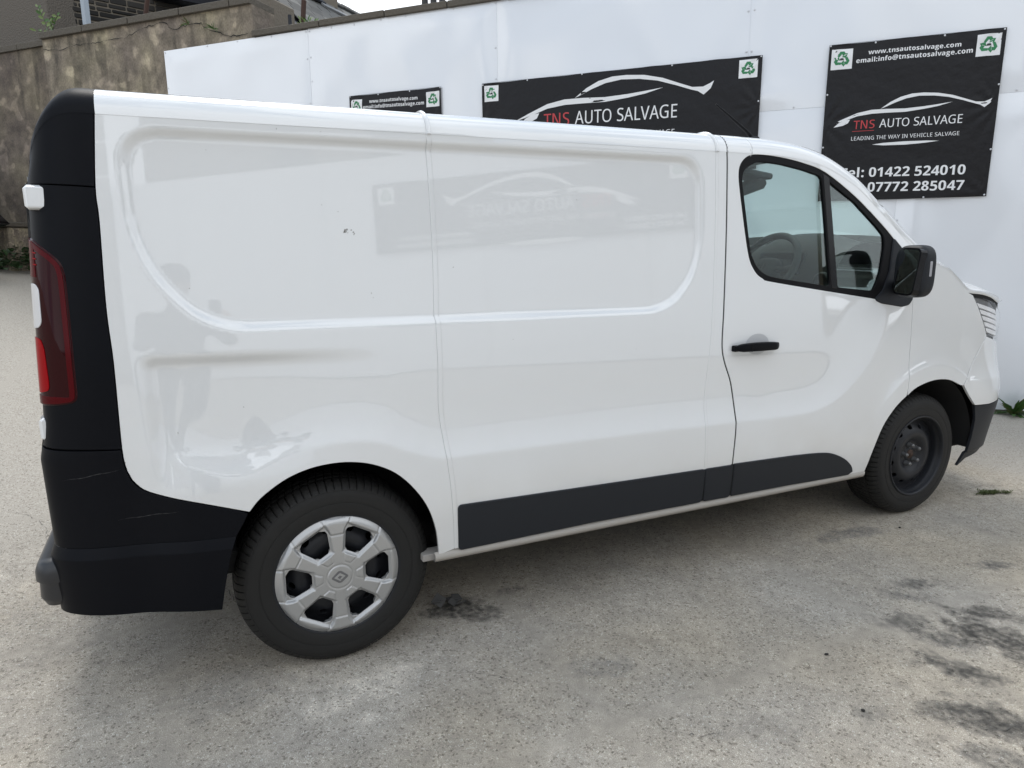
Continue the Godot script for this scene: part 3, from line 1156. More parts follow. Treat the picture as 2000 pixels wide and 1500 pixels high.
var crease_g := PackedFloat32Array()


func super_curve(a: float, b: float, n: float, xs: PackedFloat32Array, is_: PackedFloat32Array, ss: PackedFloat32Array) -> void:
	var s := 0.0
	var px := 0.0
	var pi := 0.0
	for k in 401:
		var th := PI / 2 * k / 400.0
		var x := pow(sin(th), 2.0 / n)
		var i := 1.0 - pow(maxf(cos(th), 0.0), 2.0 / n)
		s += Vector2((x - px) * a, (i - pi) * b).length() if k else 0.0
		px = x
		pi = i
		xs.append(x)
		is_.append(i)
		ss.append(s)


func along(ss: PackedFloat32Array, v: PackedFloat32Array, s: float) -> float:
	if s >= ss[-1]:
		return v[-1]
	var k := ss.bsearch(s)
	if k == 0:
		return v[0]
	return lerpf(v[k - 1], v[k], (s - ss[k - 1]) / maxf(ss[k] - ss[k - 1], 1e-9))


func smax(a: float, b: float, k: float) -> float:
	var h := maxf(k - absf(a - b), 0.0) / k
	return maxf(a, b) + h * h * k * 0.25


func side_z(x: float, y: float) -> float:
	var t := maxf(0.0, y - 0.95)
	var q := maxf(0.0, 0.55 - y)
	var xx := clampf(x, -0.6, 3.3)
	var lean := 0.14 * t * t if t < 0.25 else 0.00875 + 0.07 * (t - 0.25)
	return 0.035 - lean - 0.25 * q * q - 0.0065 * (xx - 1.3) * (xx - 1.3)


func relief(x: float, y: float) -> float:
	var z := 0.0
	# pressed panel of the upper side
	if x > -0.62 and x < 1.64 and y > 1.1:
		var d := maxf(-0.517 - 0.012 * (y - 1.5) - x, x - 1.525)
		d = smax(smax(-0.517 - 0.012 * (y - 1.5) - x, x - 1.524, 0.02), smax(y - 1.776 - 0.010 * x, 1.207 - 0.008 * x - y, 0.02), 0.11)
		d = smax(d, (Vector2(x, y) - Vector2(-0.43, 1.315)).dot(Vector2(-0.77, -0.64)), 0.10)
		d = smax(d, (Vector2(x, y) - Vector2(1.44, 1.272)).dot(Vector2(0.74, -0.67)), 0.10)
		z -= 0.017 * lerpf(clampf((0.009 - d) / 0.021, 0.0, 1.0), sstep(0.012, -0.015, d), 0.45)
	# lower pressing behind the rear wheel
	if x > -0.62 and x < 0.2 and y > 0.7 and y < 1.2:
		var left := sstep(-0.535, -0.488, x - 0.02 * (1.0 - y))
		var top := sstep(1.142 - 0.028 * (x + 0.47), 1.098 - 0.028 * (x + 0.47), y)
		z -= 0.020 * left * top * sstep(0.22, -0.30, x) * sstep(0.70, 0.86, y)
	# the crease that runs low along the side and sweeps up over the front wing
	if y < 1.62 and x < 3.06:
		var k := clampf((x + 0.62) / 0.01, 0.0, crease_y.size() - 1.001)
		var j := int(k)
		var cy := lerpf(crease_y[j], crease_y[j + 1], k - j)
		var g := lerpf(crease_g[j], crease_g[j + 1], k - j)
		var d := (y - cy) / sqrt(1.0 + g * g)
		var w := lerpf(0.075, 0.26, sstep(2.25, 2.85, x + 0.35 * maxf(0.0, d)))
		var amp := 0.022 * sstep(-0.6, -0.42, x)
		if d > 0.0:
			z += amp * exp(-pow(d / w, 1.25))
		else:
			z += amp * (1.0 + 0.004 * d)
	elif x >= 3.06:
		z += 0.022
	# arch of the front wheel
	var r := Vector2(x - 3.08, y - 0.335).length()
	if r < 0.9 and y > 0.3:
		z += 0.012 * exp(-maxf(0.0, r - 0.505) / 0.045) * sstep(2.62, 2.80, x)
	# soft dent low on the door
	z -= 0.0025 * exp(-pow((x - 1.86) / 0.10, 2.0) - pow((y - 0.70) / 0.06, 2.0))
	return z


func shell(u: float, v: float) -> Vector3:
	var x := u
	var y := v
	var i := 0.0
	if u > 3.3:
		x = 3.3 + along(nose_s, nose_x, u - 3.3) * table(nose_len, v)
		i = 0.95 * along(nose_s, nose_i, u - 3.3)
	elif u < -0.6:
		var s := -0.6 - u
		var f := along(tail_s, tail_i, s)
		x = -0.6 - along(tail_s, tail_x, s) * table(tail_len, v)
		i = 0.10 * f + maxf(0.0, s - tail_s[-1])
		y = v - f * 0.24 * sstep(1.60, 1.86, v)
	var z := side_z(u, v) - i + relief(minf(u, 3.4), v)
	if u > 3.3:
		z += 0.028 * sstep(3.35, 3.7, u) * exp(-pow((v - 0.63) / 0.16, 2.0)) * (1.0 - i / 0.95)
	return Vector3(x, y, z)


func dirt(p: Vector3) -> Color:
	var f := sstep(0.75, 0.34, p.y) * 0.16 + sstep(1.1, 0.5, p.y) * 0.05
	f *= 0.75 + 0.6 * dirt_noise.get_noise_2d(p.x, p.y)
	return Color(1, 1, 1).lerp(Color(0.55, 0.47, 0.36), clampf(f, 0.0, 1.0))


var dirt_noise: FastNoiseLite


func panel(sheet: Sheet, called: String, outline: PackedVector2Array, m: Material, parent: Node3D, holes := [], gap := 0.0014, lift := 0.0, rim := 0.014, round := 0.0016) -> MeshInstance3D:
	var mb := MB.new()
	var white: bool = m == M.white_paint
	mb.use_col = white
	var out := outline
	if gap > 0.0:
		var shrunk := Geometry2D.offset_polygon(outline, -gap)
		if shrunk.size():
			out = shrunk[0]
	sheet.cut(mb, out, holes, rim, lift, round, dirt if white else null)
	return put(called, mb, m, parent)


func build_van() -> void:
	dirt_noise = noise(3.0, 4, 71)
	super_curve(0.73, 0.95, 3.5, nose_x, nose_i, nose_s)
	super_curve(0.19, 0.10, 2.4, tail_x, tail_i, tail_s)
	var cs := curve(crease_line, 12)
	var k := 0
	for j in 368:
		var x := -0.62 + j * 0.01
		while k < cs.size() - 2 and cs[k + 1].x < x:
			k += 1
		crease_y.append(lerpf(cs[k].y, cs[k + 1].y, clampf((x - cs[k].x) / maxf(cs[k + 1].x - cs[k].x, 1e-6), 0.0, 1.0)))
	for j in 368:
		crease_g.append((crease_y[mini(j + 1, 367)] - crease_y[maxi(j - 1, 0)]) / 0.02)

	van = thing("white_van", "white panel van with black rear corners, parked at an angle to the white wall", "van", VAN_BASE)
	var side := Sheet.new()
	side.make(-0.90, 4.65, 0.20, 1.9, 0.009, shell)
	var W: Material = M.white_paint
	var B: Material = M.black_plastic

	var tail := curve(poly([-0.570, 1.815, -0.588, 1.616, -0.588, 1.52, -0.5955, 1.284, -0.593, 1.12, -0.598, 0.872, -0.592, 0.804]), 5)
	tail.append_array(curve(poly([-0.582, 0.775, -0.555, 0.742, -0.50, 0.715, -0.412, 0.683, -0.272, 0.630]), 4))
	var rear_arch := curve(poly([-0.271, 0.630, -0.236, 0.669, -0.165, 0.716, -0.093, 0.742, -0.021, 0.752, 0.052, 0.749, 0.127, 0.730, 0.203, 0.688, 0.268, 0.619, 0.315, 0.539, 0.342, 0.447, 0.351, 0.352]), 4)
	var seam_a := curve(poly([0.409, 0.366, 0.400, 0.587, 0.380, 0.771, 0.368, 0.893, 0.371, 1.048, 0.371, 1.222, 0.377, 1.419, 0.376, 1.642, 0.371, 1.78, 0.370, 1.822]), 4)
	var seam_b := curve(poly([1.553, 0.362, 1.560, 0.519, 1.553, 0.766, 1.567, 0.927, 1.579, 1.048, 1.594, 1.341, 1.602, 1.616, 1.602, 1.834]), 4)
	var gap := curve(poly([1.718, 0.356, 1.721, 0.495, 1.729, 0.696, 1.706, 0.857, 1.661, 0.966, 1.645, 1.042, 1.651, 1.197, 1.662, 1.478, 1.666, 1.756, 1.664, 1.836]), 5)
	var front_arch_back := curve(poly([2.631, 0.322, 2.648, 0.37, 2.668, 0.436, 2.716, 0.555, 2.790, 0.645, 2.872, 0.698]), 4)
	var front_arch := curve(poly([2.872, 0.698, 2.956, 0.737, 3.088, 0.760, 3.220, 0.751, 3.336, 0.710]), 4)
	var door_front := curve(poly([2.878, 0.700, 2.876, 0.88, 2.872, 1.04, 2.868, 1.176, 2.875, 1.29, 2.93, 1.405]), 4)
	var roof_edge := curve(poly([-0.57, 1.815, 0.37, 1.822, 1.664, 1.836, 1.80, 1.8365, 1.971, 1.836, 2.13, 1.824, 2.27, 1.797, 2.42, 1.742, 2.52, 1.69, 2.69, 1.575, 2.81, 1.487, 2.93, 1.405]), 6)

	var shift := func(c: PackedVector2Array, d: float) -> PackedVector2Array:
		var o := PackedVector2Array()
		for q in c:
			o.append(q + Vector2(d, 0))
		return o
	var piece := func(c: PackedVector2Array, a: float, b: float) -> PackedVector2Array:
		var o := PackedVector2Array()
		for q in c:
			if q.x > a and q.x < b:
				o.append(q)
		return o

	# rear quarter, the sealed joint, side panel, second joint, door post
	var q := tail.duplicate()
	q.append_array(rear_arch.slice(1))
	q.append_array(seam_a)
	panel(side, "rear_quarter_panel", q, W, van)
	q = seam_a.duplicate()
	q.append_array(rev(shift.call(seam_a, 0.017)))
	panel(side, "joint_strip", q, W, van, [], 0.0018, 0.002)
	q = shift.call(seam_a, 0.017)
	q = rev(q)
	q.append_array(seam_b)
	panel(side, "side_panel", q, W, van)
	q = rev(seam_b)
	q.append_array(shift.call(seam_b, 0.014))
	panel(side, "joint_strip", q, W, van, [], 0.0014, 0.001)
	q = rev(shift.call(seam_b, 0.014))
	q.append_array(shift.call(gap, -0.0042))
	panel(side, "door_post_panel", q, W, van)

	# black strip added as shade in the door gap; dirty sealer along the joints
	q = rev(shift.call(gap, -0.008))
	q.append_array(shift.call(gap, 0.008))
	panel(side, "door_gap_shade", q, M.gap_black, van, [], 0.0, -0.0045, 0.0)
	for e in [[seam_a, 0.017], [seam_b, 0.014]]:
		q = shift.call(e[0], -0.004)
		q.append_array(rev(shift.call(e[0], e[1] + 0.004)))
		panel(side, "joint_sealer", q, M.joint_dirt, van, [], 0.0, -0.0022, 0.0)

	# front door with its window opening
	var win := curve(poly([1.737, 1.652, 1.726, 1.735, 1.736, 1.785, 1.776, 1.820, 1.840, 1.831, 1.964, 1.827, 2.104, 1.810, 2.248, 1.776, 2.452, 1.676, 2.616, 1.570, 2.722, 1.490, 2.835, 1.384]), 4)
	win.append_array(poly([2.862, 1.34, 2.862, 1.19, 2.84, 1.172, 2.788, 1.163]))
	var low := curve(poly([2.576, 1.200, 1.960, 1.288, 1.868, 1.310, 1.816, 1.350, 1.780, 1.428, 1.737, 1.652]), 5)
	win.append_array(low.slice(0, low.size() - 1))
	q = shift.call(rev(gap), 0.0042)
	q.append_array(front_arch_back)
	q.append_array(door_front.slice(1))
	q.append_array(rev(piece.call(roof_edge, 1.67, 2.925)))
	var door := panel(side, "front_door", q, W, van, [win])
	build_window(side, win, door)
	# front wing
	q = shift.call(rev(door_front), 0.004)
	q.append_array(front_arch.slice(2))
	q.append_array(poly([3.356, 0.708, 3.388, 0.756, 3.440, 0.844, 3.528, 0.940, 3.552, 0.964]))
	q.append_array(curve(poly([3.552, 0.964, 3.505, 1.03, 3.432, 1.128, 3.380, 1.190]), 4))
	q.append_array(curve(poly([3.320, 1.210, 3.224, 1.278, 3.14, 1.325, 3.05, 1.352, 2.96, 1.402]), 4))
	panel(side, "front_wing", q, W, van)
	# bumper: white upper, black lower
	q = poly([3.362, 0.708, 3.393, 0.754, 3.444, 0.841, 3.532, 0.938, 3.556, 0.960, 3.70, 0.925, 3.87, 0.885, 4.10, 0.87, 4.62, 0.86, 4.62, 0.62, 4.0, 0.622, 3.81, 0.648, 3.73, 0.592, 3.60, 0.582, 3.476, 0.586, 3.45, 0.610, 3.41, 0.652])
	panel(side, "front_bumper", q, W, van)
	q = poly([3.474, 0.580, 3.60, 0.577, 3.73, 0.587, 3.81, 0.642, 4.0, 0.617, 4.62, 0.615, 4.62, 0.26, 3.9, 0.27, 3.79, 0.30, 3.66, 0.275, 3.528, 0.262, 3.46, 0.224, 3.500, 0.296, 3.508, 0.40, 3.500, 0.50])
	panel(side, "lower_bumper", q, M.grey_plastic, van)
	q = poly([3.60, 1.125, 3.72, 1.09, 3.86, 0.98, 3.885, 0.90, 4.62, 0.87, 4.62, 1.09, 3.9, 1.10, 3.7, 1.14])
	panel(side, "grille", q, M.gloss_black, van, [], 0.004, -0.03)
	build_headlamp(side)

	# black sheet standing in for the shade in the slot under the raised bonnet edge
	panel(side, "bonnet_gap_shade", poly([3.386, 1.183, 3.50, 1.171, 3.604, 1.149, 3.66, 1.125, 3.74, 1.10, 3.74, 1.158, 3.604, 1.192, 3.50, 1.212, 3.392, 1.222]), M.gap_black, van, [], 0.0, -0.014, 0.0)
	# rub strips along the sills
	var strip := func(s: Array, called: String, r := 0.012) -> void:
		panel(side, called, rounded(poly(s), r, 4), M.grey_plastic, van, [], 0.0, 0.009, 0.012, 0.004)
	strip.call([0.428, 0.362, 0.427, 0.532, 0.80, 0.522, 1.557, 0.501, 1.552, 0.356, 1.0, 0.366], "rub_strip")
	strip.call([1.569, 0.357, 1.565, 0.501, 1.7155, 0.497, 1.710, 0.353], "rub_strip", 0.006)
	var nose_strip := poly([1.7275, 0.355, 1.7285, 0.500, 1.9, 0.494])
	nose_strip.append_array(curve(poly([2.1, 0.486, 2.26, 0.475, 2.36, 0.458, 2.45, 0.420, 2.51, 0.375, 2.526, 0.345]), 4))
	nose_strip.append_array(poly([2.50, 0.333, 2.1, 0.347]))
	panel(side, "rub_strip", nose_strip, M.grey_plastic, van, [], 0.0, 0.009, 0.012, 0.004)
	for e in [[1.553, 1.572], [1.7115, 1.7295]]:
		panel(side, "strip_gap_shade", poly([e[0], 0.358, e[1], 0.357, e[1], 0.500, e[0], 0.503]), M.gap_black, van, [], 0.0, 0.003, 0.004, 0.0005)  # black filler put in as shade between the strips
	# the folded sill edge under them
	var mb := MB.new()
	var rows := [[], [], [], [], []]
	for j in 60:
		var x := lerpf(0.335, 2.63, j / 59.0)
		var y0 := 0.352 - 0.011 * x + 0.006 * sin(x * 1.3)
		var prof := [[0.012, 0.004], [0.002, 0.016], [-0.012, 0.015], [-0.024, 0.008], [-0.026, -0.02]]
		for r in 5:
			rows[r].append(Vector3(x, y0 + prof[r][0], side_z(x, y0) + 0.012 + prof[r][1]))
	mb.grid(rows, [], true)
	put("sill", mb, M.sealer, van)
	mb = MB.new()
	mb.box(Vector3(0.345, 0.338, -0.01), Vector3(0.10, 0.028, 0.06), 0.004, Basis(Vector3.FORWARD, 0.02))
	put("sill_end", mb, M.dirt_grey, van)

	# chips and a scrap of old sticker on the paint
	var mr := RandomNumberGenerator.new()
	mr.seed = 3
	for e in [[-0.10, 1.80], [-0.545, 1.85], [0.03, 1.80], [0.02, 1.58], [0.07, 1.56], [0.16, 1.30], [0.165, 1.285], [-0.38, 1.33], [-0.30, 1.73], [0.45, 1.38], [0.95, 1.62], [1.2, 1.05], [-0.45, 0.90], [0.66, 1.12], [-0.26, 0.96], [-0.595, 0.83], [1.9, 1.86]]:
		if e[1] > 1.81:
			continue
		var c := Vector2(e[0], e[1])
		var a := mr.randf_range(0, 3)
		var d := Vector2(cos(a), sin(a)) * mr.randf_range(0.0018, 0.0035)
		panel(side, "paint_chip", PackedVector2Array([c - d, c + d.orthogonal() * 0.4, c + d, c - d.orthogonal() * 0.4]), M.scratch_grey, van, [], 0.0, 0.0004, 0.0)
	for j in 14:
		var c := Vector2(0.085 + 0.032 * mr.randf() * (1.0 if j else 0.5), 1.497 + mr.randf_range(-0.007, 0.007) * (0.5 + j / 14.0))
		var r := mr.randf_range(0.0012, 0.0035)
		panel(side, "sticker_scrap", PackedVector2Array([c + Vector2(-r, -r), c + Vector2(r, -r * 0.4), c + Vector2(r * 0.7, r), c + Vector2(-r * 0.3, r * 0.8)]), M.scratch_grey, van, [], 0.0, 0.0004, 0.0)
	build_rear(side, tail)
	build_top(side, roof_edge)
	build_hull(win)
	build_wheels()
	build_cab()
	build_door_furniture(side, door)


func build_window(side: Sheet, win: PackedVector2Array, door: Node3D) -> void:
	var g1 := rounded(poly([1.747, 1.728, 1.762, 1.770, 1.836, 1.805, 1.964, 1.800, 2.10, 1.783, 2.229, 1.758, 2.303, 1.262, 1.96, 1.309, 1.893, 1.322, 1.838, 1.356, 1.801, 1.418]), 0.03, 3)
	var g2 := rounded(poly([2.272, 1.740, 2.452, 1.650, 2.616, 1.536, 2.664, 1.495, 2.668, 1.45, 2.656, 1.38, 2.634, 1.305, 2.592, 1.234, 2.347, 1.258]), 0.018, 3)
	var frame := panel(side, "window_frame", win, M.seal_rubber, door, [g1, g2], 0.0015, -0.003, 0.016, 0.003)
	frame.set_meta("label", "black window surround")
	for e in [["side_window", g1], ["quarter_window", g2]]:
		var pane := Geometry2D.offset_polygon(e[1], 0.004)[0]
		var mb := MB.new()
		side.cut(mb, pane, [], 0.0, -0.016)
		for k in mb.n.size():
			mb.n[k] = -mb.n[k]
		for k in range(0, mb.i.size(), 3):
			var sw := mb.i[k + 1]
			mb.i[k + 1] = mb.i[k + 2]
			mb.i[k + 2] = sw
		side.cut(mb, pane, [], 0.004, -0.012, 0.0001)
		put(e[0], mb, M.tinted_glass, door)
	var post := rounded(poly([2.233, 1.765, 2.270, 1.750, 2.345, 1.256, 2.307, 1.262]), 0.006, 3)
	panel(side, "divider_bar", post, M.gloss_black, door, [], 0.0, 0.0, 0.02, 0.003)


func build_headlamp(side: Sheet) -> void:
	var out := poly([3.556, 0.966])
	out.append_array(curve(poly([3.510, 1.032, 3.440, 1.128, 3.392, 1.180]), 4))
	out.append_array(poly([3.50, 1.168, 3.604, 1.146, 3.70, 1.098, 3.80, 1.03, 3.868, 0.94, 3.872, 0.902, 3.70, 0.935]))
	var lamp := panel(side, "headlamp", out, M.lamp_back, van, [], 0.002, -0.022, 0.02)
	for k in 5:
		var f0 := k / 5.0
		var f1 := f0 + 0.135
		var a0 := Vector2(3.445, 1.146).lerp(Vector2(3.585, 0.972), f0)
		var a1 := Vector2(3.445, 1.146).lerp(Vector2(3.585, 0.972), f1)
		var b0 := Vector2(3.66, 1.10).lerp(Vector2(3.80, 0.93), f0)
		var b1 := Vector2(3.66, 1.10).lerp(Vector2(3.80, 0.93), f1)
		panel(side, "lamp_blade", PackedVector2Array([a0, b0, b1, a1]), M.lamp_slat, lamp, [], 0.0, -0.010, 0.012, 0.001)
	panel(side, "lamp_cover", out, M.clear_lens, lamp, [], 0.003, 0.001, 0.004)


func build_rear(side: Sheet, tail: PackedVector2Array) -> void:
	var B: Material = M.black_plastic
	var upper := PackedVector2Array()
	var middle := PackedVector2Array()
	for q in tail:
		if q.y >= 1.612:
			upper.append(q + Vector2(-0.004, 0))
		elif q.y > 0.875:
			middle.append(q + Vector2(-0.004, 0))
	var end := -0.86
	var cap := upper.duplicate()
	cap.append_array(poly([-0.592, 1.616, -0.70, 1.620, end, 1.626, end, 1.815, -0.72, 1.815]))
	panel(side, "upper_corner_cover", cap, B, van, [], 0.001)
	var mid := poly([end, 1.621, -0.768, 1.619, -0.70, 1.615, -0.592, 1.611])
	mid.append_array(middle)
	mid.append_array(poly([-0.602, 0.872, -0.70, 0.882, end, 0.895]))
	# the lamp opening
	var lamp := poly([end - 0.005, 1.488])
	lamp.append_array(curve(poly([-0.79, 1.470, -0.756, 1.450, -0.716, 1.420, -0.699, 1.39, -0.694, 1.328, -0.6935, 1.124]), 4))
	lamp.append_array(curve(poly([-0.6935, 1.05, -0.696, 1.03, -0.708, 1.019, -0.74, 1.014]), 3))
	lamp.append_array(poly([end - 0.005, 1.008]))
	var rest: Array = Geometry2D.clip_polygons(mid, lamp)
	var big := 0
	for k in rest.size():
		if rest[k].size() > rest[big].size():
			big = k
	panel(side, "lamp_surround", rest[big], B, van, [], 0.001)
	var body := Geometry2D.offset_polygon(lamp, -0.003)[0]
	var tl := panel(side, "tail_lamp", body, M.dark_red_lens, van, [], 0.0, 0.004, 0.02, 0.004)
	tl.set_meta("label", "red tail lamp with a clear reversing lens")
	# red border, bright lower pane, clear pane, all raised a little from the lens
	var inner := Geometry2D.offset_polygon(lamp, -0.017)[0]
	var border := MB.new()
	side.cut(border, Geometry2D.offset_polygon(lamp, -0.005)[0], [inner], 0.004, 0.0062, 0.001)
	put("lens_border", border, M.red_lens, tl)
	panel(side, "lens_band", poly([-0.822, 1.46, -0.785, 1.452, -0.782, 1.370, -0.822, 1.372]), M.red_lens, tl, [], 0.0, 0.0060, 0.004, 0.001)
	panel(side, "lower_lens", rounded(poly([-0.822, 1.205, -0.782, 1.198, -0.772, 1.17, -0.766, 1.075, -0.768, 1.055, -0.80, 1.048, -0.822, 1.046]), 0.01, 3), M.bright_red_lens, tl, [], 0.0, 0.0065, 0.004, 0.001)
	panel(side, "reversing_lens", rounded(poly([-0.825, 1.352, -0.786, 1.35, -0.774, 1.335, -0.7735, 1.245, -0.784, 1.232, -0.825, 1.228]), 0.008, 3), M.reflector_white, tl, [], 0.0, 0.0065, 0.005, 0.001)
	panel(side, "lens_rib", poly([-0.822, 1.040, -0.74, 1.036, -0.712, 1.034, -0.712, 1.026, -0.74, 1.025, -0.822, 1.026]), M.red_lens, tl, [], 0.0, 0.0065, 0.004, 0.001)
	for k in 3:
		panel(side, "lens_tick", poly([-0.789, 1.438 - k * 0.016, -0.777, 1.436 - k * 0.016, -0.777, 1.4335 - k * 0.016, -0.789, 1.4355 - k * 0.016]), M.bright_red_lens, tl, [], 0.0, 0.0062, 0.003, 0.0005)

	# rear bumper corner: upper part, crease, lower part
	var arch := poly([-0.272, 0.626, -0.290, 0.60, -0.305, 0.575, -0.317, 0.556])
	var top := poly([end, 0.888, -0.70, 0.876, -0.602, 0.867])
	for q in tail:
		if q.y < 0.872:
			top.append(q + Vector2(-0.004, -0.003))
	top[-1] = Vector2(-0.278, 0.624)
	top.append_array(arch.slice(1))
	top.append_array(poly([-0.55, 0.571, -0.776, 0.585, end, 0.59]))
	panel(side, "rear_bumper", top, B, van, [], 0.001, 0.002)
	var bev := MB.new()
	var br := [[], [], []]
	for k in 40:
		var f := k / 39.0
		var u := lerpf(end, -0.318, f)
		var y := lerpf(0.588, 0.554, f)
		for e in [[0, 0.002, 0.0025], [1, -0.002, 0.0045], [2, -0.031, 0.0155]]:
			var a := side.at(Vector2(u - (0.012 * f if e[0] == 2 else 0.0), y + e[1]))
			br[e[0]].append(a[0] + a[1] * e[2])
	bev.grid(br, [], true)
	put("skirt_bevel", bev, B, van)
	var low := poly([end, 0.557, -0.776, 0.553, -0.55, 0.539, -0.330, 0.524, -0.333, 0.52, -0.343, 0.484, -0.356, 0.43, -0.366, 0.384, -0.378, 0.322, -0.55, 0.348, -0.72, 0.372, -0.76, 0.378, end, 0.385])
	panel(side, "rear_bumper_skirt", low, B, van, [], 0.0, 0.0150, 0.03, 0.002)
	# faint grazes on it
	for s in [[-0.745, 0.792, -0.605, 0.812], [-0.63, 0.658, -0.46, 0.664]]:
		var mb := MB.new()
		var r := [[], []]
		for k in 20:
			var f := k / 19.0
			var w := 0.0006 * sin(PI * f) * (1.0 + 0.6 * sin(k * 2.3))
			var x := lerpf(s[0], s[2], f)
			var y := lerpf(s[1], s[3], f) + 0.0012 * sin(k * 0.7)
			for e in 2:
				var a := side.at(Vector2(x, y + (w if e else -w)))
				r[e].append(a[0] + a[1] * 0.0026)
		mb.grid(r)
		put("graze", mb, M.scuff, van)
	# step of the bumper, behind
	var mb := MB.new()
	var path := [[Vector2(-0.775, -0.040), Vector2(0, 1)], [Vector2(-0.80, -0.041), Vector2(-0.03, 1).normalized()], [Vector2(-0.815, -0.043), Vector2(-0.15, 1).normalized()]]
	for kk in 9:
		var t := PI / 2 * (0.1 + 0.9 * kk / 8.0)
		path.append([Vector2(-0.822 - 0.040 * sin(t), -0.084 + 0.040 * cos(t)), Vector2(-sin(t), cos(t))])
	for kk in 20:
		path.append([Vector2(-0.862 - 0.012 * sin(PI * (kk + 0.5) / 20.0), lerpf(-0.12, -1.746, kk / 19.0)), Vector2(-1, 0)])
	for kk in 9:
		var t := PI / 2 * (1.0 - 0.9 * kk / 8.0)
		path.append([Vector2(-0.822 - 0.040 * sin(t), -1.782 - 0.040 * cos(t)), Vector2(-sin(t), -cos(t))])
	path.append([Vector2(-0.775, -1.826), Vector2(0, -1)])
	var edge := []
	for e in [[-0.14, 0.548], [-0.03, 0.542], [-0.010, 0.538], [0.002, 0.526], [0.008, 0.508], [0.009, 0.480], [0.001, 0.472], [0.003, 0.425], [-0.010, 0.398], [-0.06, 0.386]]:
		var r := []
		for q in path:
			var c2: Vector2 = q[0] + q[1] * e[0]
			r.append(Vector3(c2.x, e[1], c2.y))
		edge.append(r)
	mb.grid(edge)
	put("bumper_step", mb, M.skylit_plastic, van)
	# white hinges
	for hh in [[Vector3(-0.737, 1.583, -0.072), Vector3(0.055, 0.066, 0.06), 0.16], [Vector3(-0.786, 0.938, -0.080), Vector3(0.040, 0.068, 0.06), 0.16]]:
		mb = MB.new()
		mb.use_col = true
		mb.box(hh[0], hh[1], 0.010, Basis(Vector3.UP, hh[2]))
		put("door_hinge", mb, M.white_paint, van)
	# rear doors
	for half in 2:
		mb = MB.new()
		mb.use_col = true
		var rows := []
		for j in 24:
			var r := []
			var v := lerpf(0.60, 1.83, j / 23.0)
			for k in 2:
				var z0 := -0.12 if half == 0 else -0.937
				var z1 := -0.929 if half == 0 else -1.746
				var p := shell(-0.84, v)
				r.append(Vector3(p.x - 0.008, p.y + (0.045 if j == 23 else 0.0), lerpf(z0, z1, k)))
			rows.append(r)
		mb.grid(rows)
		put("rear_door", mb, M.white_paint, van)


